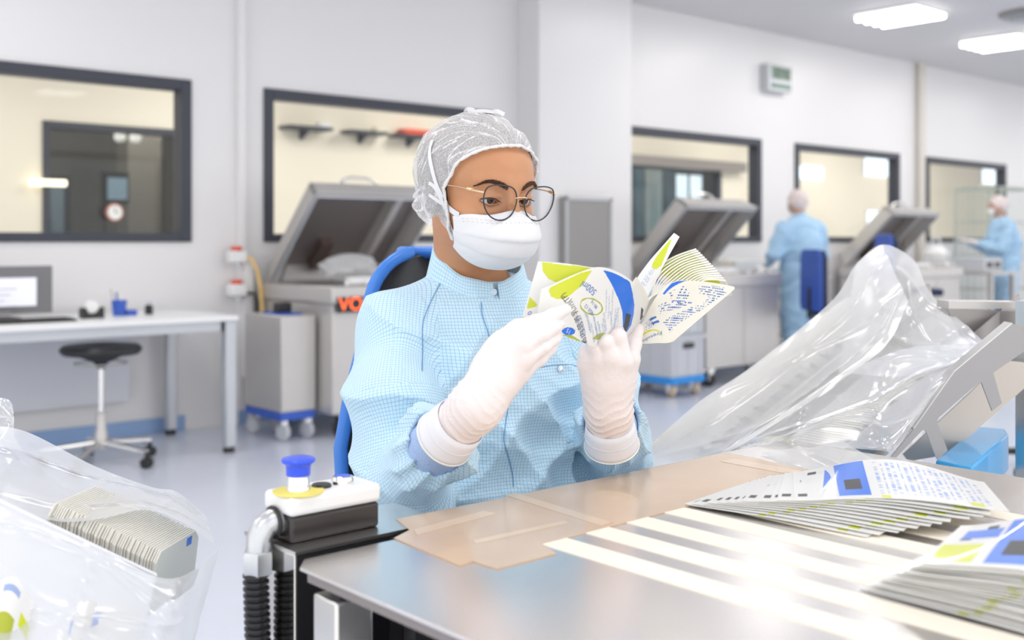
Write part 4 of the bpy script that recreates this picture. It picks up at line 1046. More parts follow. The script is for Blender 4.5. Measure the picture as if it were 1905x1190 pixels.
def wrinkle(p, a, b, n, amp, c, wdt):
    h, an, L = ax(p, a, b); x = (h/L-c)/wdt
    return amp*np.exp(-x*x)*(1-2*np.abs(np.sin(h*n+1.3*np.sin(an*2+.5)+.6*np.sin(an*5)))**.5)
# right hand, back towards the camera, fingers pointing up right over the pouch
rw = Q(888, 752, 1.335); re = Q(836, 806, 1.375)
RHM = [Q(962, 615, 1.350), Q(972, 640, 1.338), Q(975, 668, 1.340), Q(968, 694, 1.352)]
RHP = [Q(1003, 599, 1.362), Q(1008, 622, 1.350), Q(1010, 645, 1.352), Q(1004, 668, 1.365)]
RHD = [Q(1030, 586, 1.372), Q(1030, 609, 1.366), Q(1030, 630, 1.370), Q(1022, 650, 1.380)]
RHT = [Q(1053, 576, 1.382), Q(1041, 603, 1.378), Q(1037, 624, 1.384), Q(1030, 642, 1.392)]
def rhand(p):
    d = smin(cap(p, re, rw, .0335, .0300), cap(p, rw, Q(918, 712, 1.340), .0300, .030), .02)
    for i, (x, y) in enumerate(((912, 690), (922, 705), (928, 720), (925, 735))):
        d = smin(d, cap(p, Q(x-8, y-8, 1.352-.004*(i in (1, 2))), RHM[i], .017, [.0125, .0128, .012, .0112][i]), .016)
    d = smin(d, ell(p, Q(938, 668, 1.362), (.028, .020, .034)), .02)
    f = None
    for i in range(4):
        r = [(.0118, .0098, .0088, .0072), (.0118, .0098, .0086, .0072), (.0110, .0092, .0082, .0068), (.0098, .0082, .0074, .0062)][i]
        c = chain(p, [RHM[i], RHP[i], RHD[i], RHT[i]], r, .004); f = c if f is None else smin(f, c, .0018)
    d = smin(d, f, .007)
    th = chain(p, [Q(930, 655, 1.385), Q(965, 612, 1.405), Q(995, 600, 1.425), Q(1018, 592, 1.435)], (.016, .0125, .0105, .0085), .006)
    d = smin(d, th, .010)
    return d-wrinkle(p, re, rw, 260, .0009, .7, .6)-wrinkle(p, rw, Q(918, 712, 1.340), 300, .0005, .2, .7)
def lhand(p):
    d = smin(cap(p, LHW0, LHW1, .0335, .0305), cap(p, LHW1, Q(1132, 715, 1.515), .0305, .031), .02)
    for i in range(4):
        d = smin(d, cap(p, LHB[i], LHM[i], .0165, .0135), .016)
    f = None
    for i in range(4):
        r = [(.0130, .0112, .0098, .0080), (.0128, .0112, .0096, .0080), (.0120, .0104, .0090, .0076), (.0110, .0094, .0082, .0070)][i]
        c = chain(p, [LHM[i], LHP[i], LHD[i], LHT[i]], r, .004); f = c if f is None else smin(f, c, .0022)
    d = smin(d, f, .007)
    th = chain(p, [Q(1160, 712, 1.525), Q(1172, 668, 1.515), Q(1178, 640, 1.535), Q(1187, 612, 1.555)], (.018, .0135, .0112, .0088), .006)
    d = smin(d, th, .012)
    return d-wrinkle(p, LHW0, LHW1, 260, .0011, .9, .7)
LHW0 = Q(1137, 815, 1.555); LHW1 = Q(1132, 760, 1.525)
LHB = [Q(1150, 725, 1.515), Q(1138, 728, 1.510), Q(1122, 728, 1.512), Q(1108, 725, 1.518)]
LHM = [Q(1160, 672, 1.492), Q(1137, 664, 1.486), Q(1112, 667, 1.490), Q(1092, 678, 1.500)]
LHP = [Q(1150, 626, 1.486), Q(1126, 637, 1.480), Q(1106, 648, 1.484), Q(1089, 661, 1.496)]
LHD = [Q(1146, 612, 1.512), Q(1122, 624, 1.506), Q(1104, 638, 1.508), Q(1088, 653, 1.518)]
LHT = [Q(1150, 628, 1.535), Q(1128, 638, 1.528), Q(1110, 650, 1.528), Q(1094, 664, 1.536)]
def gbox(pts, m): a = np.min(pts, 0)-m; b = np.max(pts, 0)+m; return a, b
for nm, fn, pts, w0, w1 in (('glove', rhand, [re, rw]+RHM+RHT+RHP+[Q(1018, 592, 1.435)], re, rw), ('glove', lhand, [LHW0, LHW1]+LHM+LHT+LHP+[Q(1187, 612, 1.555)], LHW0, LHW1)):
    a, b = gbox(pts, .042); V, F = nets(fn, a, b, .0014)
    u = (w1-w0)/np.linalg.norm(w1-w0); kp = ((V-w0)@u > -.002)[F].all(1); F = F[kp]
    g = npmesh(nm, V, F, glovem, person)
    # rolled cuff of the glove: thicker double rings
    W0 = Vector(w0); U_ = Vector(u)
    MB().tube([W0-U_*.012, W0-U_*.006, W0+U_*.008, W0+U_*.020, W0+U_*.030], [.0385, .0375, .0362, .0350, .0335], 48, caps=False).build('glove_cuff', mat('cuff_latex', (.82, .83, .88), .4), g, solid=.0012)
    n_ = 48; e1 = U_.orthogonal().normalized(); e2 = U_.cross(e1)
    for off, rr_, tr_, cm in ((-.012, .0388, .0012, (.86, .85, .80)), (.009, .0366, .0008, (.72, .74, .82))):
        MB().tube([W0+U_*off+(e1*math.cos(2*PI*k/n_)+e2*math.sin(2*PI*k/n_))*rr_ for k in range(n_)], tr_, 8, closed=True).build('cuff_roll', mat('roll_latex', cm, .4), g)
# shoes
for s in (-1, 1):
    kn = NB+TL*s*.085+np.array([s*.03-.05, -.44, 0], np.float32); m_ = MB()
    prof = []
    for i in range(9):
        t = i/8; wd = .045*math.sin(PI*(.12+.8*t))**.5; hh = .075-.045*t
        prof.append([(kn[0]+wd*math.cos(a), kn[1]+.07-.25*t, max(.002, hh*(.5+.5*math.sin(a))*1.0)) for a in [2*PI*k/14 for k in range(14)]])
    vs = [p for r_ in prof for p in r_]; fs = [(i*14+k, i*14+(k+1) % 14, (i+1)*14+(k+1) % 14, (i+1)*14+k) for i in range(8) for k in range(14)]+[tuple(range(14))[::-1], tuple(range(8*14, 9*14))]
    m_.add(vs, fs).build('shoe', M['white'], person)
# ---------------------------------------------------------------- office chair
t = empty('office_chair', (1.16, 1.40, 0), 'black padded swivel chair with blue rim behind the seated worker', 'chair')
blue_edge = mat('chair_blue', (.05, .22, .70), .35)
def backshape(z): 
    return np.interp(z, [.60, .70, .84, .98, 1.05, 1.10, 1.125, 1.138], [.17, .205, .215, .178, .158, .135, .11, .07])
CX, CYb = 1.128, 1.492
zs = [.60, .62, .65, .70, .77, .84, .91, .98, 1.03, 1.06, 1.085, 1.10, 1.115, 1.125, 1.132, 1.138]; nx = 21
bk = MB(); vs = []
for yo in (0, 1):
    for z in zs:
        wv = float(np.interp(z, [.60, .72, .84, .95, 1.05, 1.138], [.175, .195, .195, .165, .120, .110]))*max(.02, 1-abs((z-.87)/.272)**7)**.5
        for j in range(nx):
            u = -1+2*j/(nx-1); x = CX+wv*u; y = CYb-.075*abs(u)**2.2*(1 if z < 1.05 else .6)+.04*math.sin((z-.6)*3)+ (.045*(1-u*u*.6) if yo else 0)
            vs.append((x, y, z))
N_ = len(zs)*nx; fs = []
for i in range(len(zs)-1):
    for j in range(nx-1):
        a = i*nx+j; fs.append((a, a+1, a+nx+1, a+nx)); fs.append((a+N_+nx, a+N_+nx+1, a+N_+1, a+N_))
loop = [j for j in range(nx)]+[i*nx+nx-1 for i in range(1, len(zs))]+[(len(zs)-1)*nx+j for j in range(nx-2, -1, -1)]+[i*nx for i in range(len(zs)-2, 0, -1)]
for i in range(len(loop)): a, b = loop[i], loop[(i+1) % len(loop)]; fs.append((a, b, b+N_, a+N_))
bko = bk.add(vs, fs).build('backrest', mat('black_leather', (.03, .03, .034), .35, bump=.05), t, bevel=.006)
MB().tube([(Vector(vs[i])+Vector(vs[i+N_]))/2+ (Vector(((vs[i][0]-CX), 0, (vs[i][2]-.88)*.6)).normalized()*.004) for i in loop], .011, 10, closed=True).build('rim', blue_edge, bko)
st_ = MB(); st_.lathe([(.01, .44), (.20, .44), (.235, .46), (.235, .48), (.2, .505), (.01, .51)], (CX-.03, 1.29, 0), 36).build('seat', mat('seat_black', (.03, .03, .034), .5), t)
MB().tube([(CX, CYb+.05, .66), (CX, CYb+.07, .5), (CX, CYb-.02, .425), (CX, 1.32, .425)], .02, 10).build('back_support', M['black'], t)
MB().tube([(CX-.03, 1.29, .08), (CX-.03, 1.29, .44)], .028, 16).build('column', M['chrome'], t)
for k in range(5):
    a = 2*PI*k/5+.3; dx, dy = math.cos(a), math.sin(a)
    MB().tube([(CX-.03, 1.29, .10), (CX-.03+.28*dx, 1.29+.28*dy, .075)], [.024, .016], 8).build('leg', M['black'], t)
    MB().lathe([(.006, -.02), (.028, -.02), (.03, 0), (.028, .02), (.006, .02)], (CX-.03+.28*dx, 1.29+.28*dy, .03), 18, (-dy, dx, 0)).build('castor', M['black'], t)
# ---------------------------------------------------------------- work table
TZ_ = .83
plate = mat('table_steel', (.80, .77, .75), .25, 1, noise=.10, nscale=5)
t = empty('work_table', (1.08, .5, 0), 'steel topped packing table with cream strips let into its top', 'table')
ex = PZ(540, 1047, TZ_).x; TY1 = .998; XR = PZ(1637, 846, TZ_).x
tp = MB(); tp.prism([(ex+.018, TY1-.39*0, TZ_-.004), (XR, TY1, TZ_-.004), (XR, -.35, TZ_-.004), (ex, -.35, TZ_-.004), (ex, TY1-.022, TZ_-.004)], (0, 0, .004))
top = tp.build('tabletop', plate, t, bevel=.0008)
MB().box(.80, XR, TY1-.001, 1.068, TZ_-.004, TZ_-.0002).build('rear_flange', plate, t)
# folded lip under the left edge
MB().box(ex+.004, ex+.010, -.3, TY1-.03, TZ_-.014, TZ_-.004).build('lip', M['steeld'], t)
MB().box(ex+.03, XR-.02, TY1-.05, TY1-.03, TZ_-.026, TZ_-.004).box(ex+.035, ex+.06, -.3, TY1-.05, TZ_-.026, TZ_-.004).build('frame_rail', M['black'], t)
for lx, ly in ((ex+.032, TY1-.052), (XR-.05, TY1-.06), (ex+.045, -.28), (XR-.05, -.28)):
    MB().box(lx-.022, lx+.022, ly-.022, ly+.022, 0, TZ_-.026).build('leg', M['steel'], t, bevel=.003)
MB().box(ex+.09, XR-.1, .05, TY1-.13, .30, .34).build('lower_shelf', M['black'], t)
MB().box(ex+.08, XR-.3, TY1-.11, TY1-.09, .3, TZ_-.05).box(ex+.30, ex+.31, .1, TY1-.11, .34, TZ_-.05).build('under_table_shade', M['black'], t)  # black sheets added to imitate the shade under the table
slm = mat('cream_strip', (.95, .87, .74), .5)
for k in range(8):
    x = .8165+.0691*k
    MB().box(x, x+.0385, -.35, .878, TZ_-.0005, TZ_+.0008).build('strip', slm, t, bevel=.0004)
# machine block under the table
t = empty('machine_block', (.74, .86, .34), 'dark machine block with bolts on a shelf under the table', 'machine')
MB().box(ex+.09, ex+.26, .70, .88, .64, .655).box(ex+.11, ex+.24, .72, .86, .34, .64).build('block', mat('block_dark', (.03, .035, .05), .45), t)
for (x, y) in ((ex+.11, .86), (ex+.15, .85), (ex+.20, .83), (ex+.14, .76), (ex+.22, .74)):
    MB().lathe([(.011, 0), (.011, .008), (.006, .009), (.006, .022)], (x, y, .655), 6).build('bolt', M['chrome'], t)
MB().box(ex+.10, ex+.13, .74, .80, .655, .70).build('bracket', M['steel'], t)
# tan tape over the rear edge
tapem = mat('tan_tape', (.66, .47, .31), .20, coat=.4, noise=.10, nscale=12)
tl = [(737, 965), (1352, 842), (1400, 850), (1560, 888), (1500, 884), (1008, 1011), (1035, 1028), (925, 1057), (880, 1043), (855, 1051), (733, 1000), (762, 985)]
pt = [PZ(x, y, TZ_+.0012) for x, y in tl]
tape = MB().prism([p-Vector((0, 0, .0011)) for p in pt], (0, 0, .0011)).build('tape_sheet', tapem, label='glossy tan tape sheet stuck over the table edge before the worker', cat='tape')
for k, pl in enumerate(([(940, 921), (960, 917), (1140, 972), (1118, 978)], [(880, 1005), (1050, 968), (1058, 973), (885, 1012)], [(770, 985), (900, 950), (925, 955), (775, 995)], [(1340, 858), (1365, 853), (1545, 886), (1520, 892)])):
    MB().prism([PZ(x, y, TZ_+.0013) for x, y in pl], (0, 0, .0003)).build('overlap_strip', mat('tape_light', (.74, .55, .38), .2, coat=.4), tape)
random.seed(11)
e = MB()
for k in range(7):
    a = PZ(1415+k*14+random.uniform(-4, 4), 905-k*3.4, TZ_+.0016); a2 = a+Vector((.010, random.uniform(-.006, .004), random.uniform(.001, .004)))
    e.tube([a, (a+a2)/2+Vector((0, 0, .002)), a2], [.0008, .0012, .0004], 5)
e.build('torn_edge', mat('torn_brown', (.35, .18, .08), .6), tape)
# clear film strip lying across the rear right of the table
fm = filmmat('clear_film', .10, .1, 8, .3)
pts_ = [(1430, 838), (1560, 826), (1640, 838), (1760, 915), (1815, 955), (1700, 905)]
vs = []; fs = []; n = 16
A_, B_, C_, D_ = PZ(1415, 846, TZ_), PZ(1570, 826, TZ_), PZ(1820, 965, TZ_), PZ(1680, 945, TZ_)
for i in range(n+1):
    for j in range(n+1):
        u, v = i/n, j/n; p = (A_*(1-u)+B_*u)*(1-v)+(D_*(1-u)+C_*u)*v
        vs.append(p+Vector((0, 0, .003+.002*math.sin(u*9+v*3)+.006*math.exp(-((u-.45)/.06)**2))))
fs = [(i*(n+1)+j, (i+1)*(n+1)+j, (i+1)*(n+1)+j+1, i*(n+1)+j+1) for i in range(n) for j in range(n)]
MB().add(vs, fs).build('film_sheet', fm, label='flat clear plastic film lying across the rear right table corner', cat='film')
# black channel piece at the back edge
a = PZ(1302, 836, TZ_+.001); b = PZ(1420, 850, TZ_+.001)
t = empty('edge_channel', tuple(a), 'short steel channel with black inside on the rear table edge', 'channel')
ch = [PZ(1302, 848, TZ_+.001), PZ(1335, 832, TZ_), PZ(1432, 846, TZ_), PZ(1405, 851, TZ_+.001)]
q = MB(); 
c0 = P(1302, 833, 1.86); c1 = P(1340, 826, 1.93); c2 = P(1436, 841, 1.84); c3 = P(1404, 850, 1.77)
q.prism([c0, c1, c2, c3], (0, 0, .003)); q.build('cover', M['steel'], t)
MB().prism([c0+FW*.004, c3+FW*.004, c2+FW*.002, c1+FW*.002], (0, 0, -.022)).build('inner', M['black'], t)
# ---------------------------------------------------------------- pillar with control box
pxl = .602
t = empty('control_pillar', (pxl+.1, 1.12, 0), 'polished steel pillar beside the table carrying the control box', 'pillar')
PT = .83
MB().box(pxl+.12, pxl+.19, 1.002, 1.029, .3, PT-.006).box(pxl, pxl+.20, 1.026, 1.0295, .3, PT-.005).build('gap_shade', M['black'], t)  # black panels added to imitate the shade in the gap beside the table
MB().box(pxl, pxl+.20, 1.03, 1.138, 0, PT-.004).build('column', mat('polished_steel', (.66, .64, .62), .08, 1), t, bevel=.002)
MB().box(pxl-.002, pxl+.205, 1.026, 1.139, PT-.004, PT).build('top_plate', M['steel'], t)
t = empty('control_box', (.67, 1.10, PT), 'white and black control box with blue emergency button', 'control box')
b0, b1, b2, b3 = .610, .730, 1.053, 1.114
basem = mat('box_dark', (.035, .03, .03), .22)
MB().box(b0+.002, b1-.002, b2+.002, b3-.002, PT, PT+.029).build('base', basem, t, bevel=.004, seg=3)
MB().box(b0, b1, b2, b3, PT+.029, PT+.051).build('lid', mat('lid_white', (.90, .90, .89), .32), t, bevel=.006, seg=4)
LZ = PT+.051
def topat(px, py, z): return PZ(px, py, z)
c = topat(555, 914, LZ)
MB().lathe([(.0001, 0), (.0285, 0), (.0285, .0014), (.0001, .0016)], (c.x, c.y, LZ), 48).build('warning_ring', M['yellow'], t)
e = MB().lathe([(.0125, .001), (.0132, .001), (.0132, .006), (.0125, .007), (.0125, .022), (.0001, .022)], (c.x, c.y, LZ), 40).build('button_neck', M['chrome'], t)
bb_ = mat('button_blue', (.03, .10, .85), .32, coat=.3)
MB().lathe([(.0125, .018), (.0135, .019), (.0138, .028), (.0150, .031), (.0188, .0335), (.0192, .0355), (.0180, .0375), (.0120, .0390), (.0001, .0395)], (c.x, c.y, LZ), 48).build('button_head', bb_, t)
c = topat(598, 905, LZ)
MB().lathe([(.0115, 0), (.0115, .002), (.010, .0036), (.0001, .0036)], (c.x, c.y, LZ), 32).build('blanking_plug', M['black'], t)
c = topat(637, 899, LZ)
p_ = MB().lathe([(.0128, 0), (.0128, .005), (.0118, .0085), (.0100, .0092), (.0100, .0075), (.0001, .0075)], (c.x, c.y, LZ), 40).build('push_button', M['chrome'], t)
MB().lathe([(.0098, .0072), (.0095, .0092), (.0001, .0096)], (c.x, c.y, LZ), 32).build('push_cap', bb_, p_)
# elbow fitting and conduit
t2 = empty('conduit', (b0-.02, 1.08, 0), 'black ribbed conduit with galvanised elbow hanging from the control box', 'conduit')
galv = mat('galvanised', (.62, .64, .66), .35, .9, noise=.15, nscale=40)
ey_ = 1.084
el = [(b0+.002, ey_, PT+.020), (b0-.008, ey_, PT+.020), (b0-.016, ey_, PT+.016), (b0-.022, ey_-.002, PT+.006), (b0-.024, ey_-.003, PT-.008), (b0-.024, ey_-.003, PT-.014)]
MB().tube(el, [.0150, .0150, .0145, .0138, .0132, .0132], 24).build('elbow', galv, t2)
MB().lathe([(.0165, -.016), (.0172, -.014), (.0172, .006), (.0162, .009)], (b0-.024, ey_-.003, PT-.016), 6).build('nut', galv, t2)
MB().lathe([(.0175, -.002), (.0185, 0), (.0175, .002)], (b0-.004, ey_, PT+.020), 32, (1, 0, 0)).build('gland_ring', M['black'], t2)
pr = []; z = PT-.03; k = 0
while z > .02:
    pr += [(.0112, z), (.0142, z-.0018), (.0142, z-.0042), (.0112, z-.006)]; z -= .0072
hv = []; 
hs = MB(); nseg = 28
for r_, z in pr:
    o_ = .010*math.sin((PT-z)*4)
    for k in range(nseg): hs.v.append((b0-.024-.004+r_*math.cos(2*PI*k/nseg)+o_*.6, ey_-.003+r_*math.sin(2*PI*k/nseg)-o_*.5, z))
hs.f = [(i*nseg+k, i*nseg+(k+1) % nseg, (i+1)*nseg+(k+1) % nseg, (i+1)*nseg+k) for i in range(len(pr)-1) for k in range(nseg)]; hs.m = [0]*len(hs.f)
hs.build('hose', mat('hose_black', (.02, .02, .022), .3), t2)
# ---------------------------------------------------------------- printed pouches
PW = mat('pouch_white', (.95, .95, .93), .30, coat=.3, trl=.25)
PWW = mat('pouch_warm', (.96, .94, .86), .30, coat=.3, trl=.25)
YG = mat('print_yellow_green', (.62, .68, .02), .32, coat=.3); LB = mat('print_blue', (.0, .15, .72), .3, coat=.3)
IK = mat('print_ink', (.06, .16, .50), .4); IKL = mat('print_ink_pale', (.33, .43, .68), .4); BK = mat('print_black', (.03, .03, .035), .4); GYP = mat('print_olive', (.42, .47, .03), .4)
PM = [PW, YG, LB, IK, IKL, BK, GYP]
def inpoly(x, y, poly):
    c = False; j = len(poly)-1
    for i in range(len(poly)):
        xi, yi = poly[i]; xj, yj = poly[j]
        if (yi > y) != (yj > y) and x < (xj-xi)*(y-yi)/(yj-yi+1e-12)+xi: c = not c
        j = i
    return c
def sheet(name, Sf, nu, nv, paint, th=.0014, mats=None, texts=(), parent=None, keep=None, **tg):
    "Sf(u,v)->point; paint(u,v)->material index; texts: (string,u,v,angle,size,mat)"
    mb = MB(); G = [[Sf(i/nu, j/nv) for j in range(nv+1)] for i in range(nu+1)]
    def nrm(i, j):
        a = G[min(i+1, nu)][j]-G[max(i-1, 0)][j]; b = G[i][min(j+1, nv)]-G[i][max(j-1, 0)]; n = a.cross(b)
        return n.normalized() if n.length > 1e-12 else Vector((0, 0, 1))
    Nn = [[nrm(i, j) for j in range(nv+1)] for i in range(nu+1)]
    n0 = Nn[nu//2][nv//2]; sg = -1 if n0.dot(G[nu//2][nv//2]-CAMP) > 0 else 1
    W = nv+1; vs = [G[i][j] for i in range(nu+1) for j in range(nv+1)]+[G[i][j]-Nn[i][j]*sg*th for i in range(nu+1) for j in range(nv+1)]
    K = (nu+1)*(nv+1); mb.v = [tuple(p) for p in vs]
    kp = lambda i, j: 0 <= i < nu and 0 <= j < nv and (keep is None or keep((i+.5)/nu, (j+.5)/nv))
    for i in range(nu):
        for j in range(nv):
            if not kp(i, j): continue
            a = i*W+j; q = (a, a+1, a+W+1, a+W); mb.f.append(q if sg < 0 else q[::-1]); mb.m.append(paint((i+.5)/nu, (j+.5)/nv))
            r = tuple(x+K for x in q); mb.f.append(r[::-1] if sg < 0 else r); mb.m.append(0)
            for (di, dj, x, y) in ((-1, 0, a, a+1), (1, 0, a+W+1, a+W), (0, -1, a+W, a), (0, 1, a+1, a+W+1)):
                if not kp(i+di, j+dj): mb.f.append((x, y, y+K, x+K)); mb.m.append(0)
    for (s, u, v, ang, size, mi) in texts:
        tv, tf = textmesh(s, 1.0); ca, sa = math.cos(ang), math.sin(ang)
        e_ = 1e-3; p0 = Sf(u, v); Lu = (Sf(min(1, u+e_), v)-p0).length/e_; Lv = (Sf(u, min(1, v+e_))-p0).length/e_
        base = len(mb.v)
        for x, y in tv:
            X, Y = (x*ca-y*sa)*size, (x*sa+y*ca)*size; uu, vv = min(.999, max(.001, u+X/Lu)), min(.999, max(.001, v-Y/Lv))
            p = Sf(uu, vv); i, j = min(nu, int(uu*nu+.5)), min(nv, int(vv*nv+.5)); mb.v.append(tuple(p+Nn[i][j]*sg*.00025))
        mb.f += [tuple(i+base for i in f) for f in tf]; mb.m += [mi]*len(tf)
    me = bpy.data.meshes.new(name); used = sorted({i for f in mb.f for i in f}); rm = {o: n for n, o in enumerate(used)}
    me.from_pydata([mb.v[i] for i in used], [], [tuple(rm[i] for i in f) for f in mb.f])
    for m in (mats or PM): me.materials.append(m)
    me.polygons.foreach_set('material_index', mb.m); me.polygons.foreach_set('use_smooth', [True]*len(me.polygons)); me.set_sharp_from_angle(angle=math.radians(50))
    o = bpy.data.objects.new(name, me); COL.objects.link(o)
    if parent: setparent(o, parent)
    tag(o, **tg); return o
def curve_fn(pts):
    "pts: list of (px,py,d); arc-length-ish Catmull-Rom as function of t"
    q = spline([tuple(P(*p)) for p in pts], 10); q = np.array(q); s = np.r_[0, np.cumsum(np.linalg.norm(np.diff(q, axis=0), axis=1))]; s /= s[-1]
    return lambda t: Vector((float(np.interp(t, s, q[:, 0])), float(np.interp(t, s, q[:, 1])), float(np.interp(t, s, q[:, 2]))))
def ruled(top, bot): 
    a, b = curve_fn(top), curve_fn(bot); return lambda u, v: a(u)*(1-v)+b(u)*v
def pix_to_uv(Sf, n=60):
    g = [((P_[0]), (P_[1]), i/n, j/n) for i in range(n+1) for j in range(n+1) for P_ in [proj(Sf(i/n, j/n))]]
    g = np.array(g)
    def f(x, y):
        k = np.argsort((g[:, 0]-x)**2+(g[:, 1]-y)**2)[:4]; w_ = 1/(((g[k, 0]-x)**2+(g[k, 1]-y)**2)+.3); return tuple((g[k, 2:]*w_[:, None]).sum(0)/w_.sum())
    return f
def proj(p):
    r = p-CAMP; d = r.dot(FW); return (952.5+FPX*r.dot(RT)/d, 450-FPX*r.z/d)
def poly_uv(f, pl): return [f(x, y) for x, y in pl]
def ellp(cx, cy, rx, ry, a=0, n=28): return [(cx+rx*math.cos(t)*math.cos(a)-ry*math.sin(t)*math.sin(a), cy+rx*math.cos(t)*math.sin(a)+ry*math.sin(t)*math.cos(a)) for t in [2*PI*k/n for k in range(n)]]
HG = 'printed plastic pouches held by the worker'
# folded front pouch
topA = [(1007, 538, 1.405), (1030, 528, 1.410), (1060, 514, 1.415), (1101, 499, 1.425), (1125, 498, 1.435), (1150, 506, 1.450), (1173, 521, 1.470), (1190, 544, 1.500), (1199, 566, 1.530), (1200, 578, 1.555)]
botA = [(998, 594, 1.405), (1015, 608, 1.408), (1035, 618, 1.412), (1062, 630, 1.430), (1085, 637, 1.450), (1110, 648, 1.475), (1135, 652, 1.505), (1160, 640, 1.530), (1180, 615, 1.550), (1196, 590, 1.560)]
SA = ruled(topA, botA); fA = pix_to_uv(SA)
shA = [(poly_uv(fA, [(1101, 503), (1096, 512), (1085, 528), (1070, 540), (1061, 550), (1050, 556), (1036, 556), (1025, 551), (1021, 542), (1022, 535), (1040, 527), (1060, 517), (1080, 507)]), 1),
       (poly_uv(fA, [(1123, 503), (1150, 511), (1172, 525), (1177, 545), (1180, 566), (1179, 585), (1174, 604), (1167, 616), (1158, 622), (1159, 600), (1158, 580), (1152, 560), (1142, 538), (1132, 518)]), 2),
       (poly_uv(fA, [(1164, 582), (1174, 585), (1170, 605), (1160, 626), (1157, 618), (1162, 600)]), 5),
       (poly_uv(fA, [(1102, 630), (1110, 622), (1122, 618), (1124, 621), (1115, 632)]), 6),
       (poly_uv(fA, [(1044, 623), (1062, 622), (1078, 632), (1080, 636), (1060, 631)]), 6),
       (poly_uv(fA, ellp(1058, 616, 12, 7.5)), 2),
       (poly_uv(fA, [(1193, 571), (1197, 576), (1201, 588), (1204, 592), (1198, 598), (1192, 584)]), 5)]
ring = (poly_uv(fA, ellp(1100, 570, 22.5, 15.5, .35)), poly_uv(fA, ellp(1100, 570, 19.8, 13, .35)))
def paintA(u, v):
    for pl, m in shA[::-1]:
        if inpoly(u, v, pl): return m
    if inpoly(u, v, ring[0]) and not inpoly(u, v, ring[1]): return 6
    return 0
def T(f, s, x, y, ang, size, mi): u, v = f(x, y); return (s, u, v, ang, size, mi)
g1 = math.radians
# text reads upside down: angle measured in (u right, v down) sheet space
txA = [T(fA, '500ml', 1095, 534, g1(149), .0125, 3), T(fA, '450 12', 1096, 575, g1(150), .0075, 3), T(fA, '80 16', 1105, 566, g1(150), .0065, 3), T(fA, '肠内营养乳剂(TP)', 1073, 587, g1(130), .0115, 5), T(fA, '15', 1057, 616, g1(160), .0085, 0), T(fA, 'Fresubin', 1140, 550, g1(110), .005, 4), T(fA, '肠内营养乳剂', 1147, 590, g1(102), .0048, 4)]
random.seed(9)
for k in range(16):
    x = 1108+random.uniform(-30, 36); y = 605+random.uniform(-12, 22)
    txA.append(T(fA, '营养液 500ml 说明', x, y, g1(128), .0035, 4))
for k in range(5): txA.append(T(fA, 'Fresubin Energy Fibre', 1128+k*5, 560+k*11, g1(112), .0036, 4))
sheet('printed_pouch', SA, 230, 150, paintA, .0012, texts=txA, label='front folded pouch facing the camera with blue band and yellow green corner', cat='pouch', group=HG)
# pouch behind on the left
topB = [(1001, 486, 1.435), (1035, 488, 1.436), (1070, 492, 1.438), (1101, 497, 1.440), (1125, 498, 1.452)]
botB = [(972, 588, 1.430), (1000, 600, 1.432), (1025, 606, 1.434), (1050, 610, 1.440), (1080, 612, 1.455)]
SB = ruled(topB, botB); fB = pix_to_uv(SB)
shB = [(poly_uv(fB, [(1008, 488), (1050, 492), (1100, 498), (1095, 506), (1060, 516), (1034, 525), (1020, 518), (1010, 505)]), 1), (poly_uv(fB, [(986, 552), (999, 566), (998, 570), (980, 574)]), 1)]
def paintB(u, v):
    for pl, m in shB:
        if inpoly(u, v, pl): return m
    return 0
sheet('printed_pouch', SB, 110, 80, paintB, .0012, texts=[T(fB, '500', 990, 587, g1(150), .009, 3)], label='flat pouch just behind the folded one at the left, broad yellow green top', cat='pouch', group=HG)
# pages between: thin stack following the curl
for k in range(6):
    o = .0022*(k+1)
    def SK(u, v, o=o): return SA(.62+.38*u, v*.92)+FW*o*1.2+RT*o*.55+Vector((0, 0, o*.5))
    sheet('printed_pouch', SK, 24, 6, lambda u, v: 0, .0011, mats=[PWW], label='inner pouch %s in the curled stack at the spine' % ('nearest the front', 'second from the front', 'third from the front', 'fourth from the front', 'fifth from the front', 'rearmost')[k], cat='pouch', group=HG)
# right hand fan
spine0, spine1 = (1199, 560, 1.565), (1178, 636, 1.560)
def textrows(u, v, rows, cols, u0, u1, v0, v1, seed):
    if not (u0 < u < u1 and v0 < v < v1): return False
    r = (v-v0)/(v1-v0)*rows; c = (u-u0)/(u1-u0)*cols
    if r % 1 > .45: return False
    h = math.sin(int(r)*12.9898+int(c)*78.233+seed)*43758.5453; h -= math.floor(h)
    return h > .32 and (c % 1) < .8
topF = [(1199, 590, 1.560), (1218, 556, 1.555), (1238, 532, 1.550), (1262, 522, 1.548), (1300, 523, 1.548), (1335, 527, 1.548), (1371, 534, 1.548)]
botF = [(1177, 638, 1.562), (1190, 639, 1.560), (1205, 639, 1.556), (1222, 638, 1.553), (1236, 638, 1.550), (1245, 637, 1.548), (1253, 634, 1.546)]
SF = ruled(topF, botF); fF = pix_to_uv(SF)
blF = poly_uv(fF, [(1233, 546), (1250, 526), (1278, 520), (1262, 528), (1246, 538), (1236, 548)])
barF = [poly_uv(fF, p) for p in ([(1208, 593), (1220, 588), (1222, 591), (1210, 597)], [(1212, 600), (1225, 595), (1227, 599), (1214, 604)])]
arcF = (poly_uv(fF, ellp(1212, 628, 21, 15, -.3)), poly_uv(fF, ellp(1213, 629, 19.4, 13.4, -.3)))
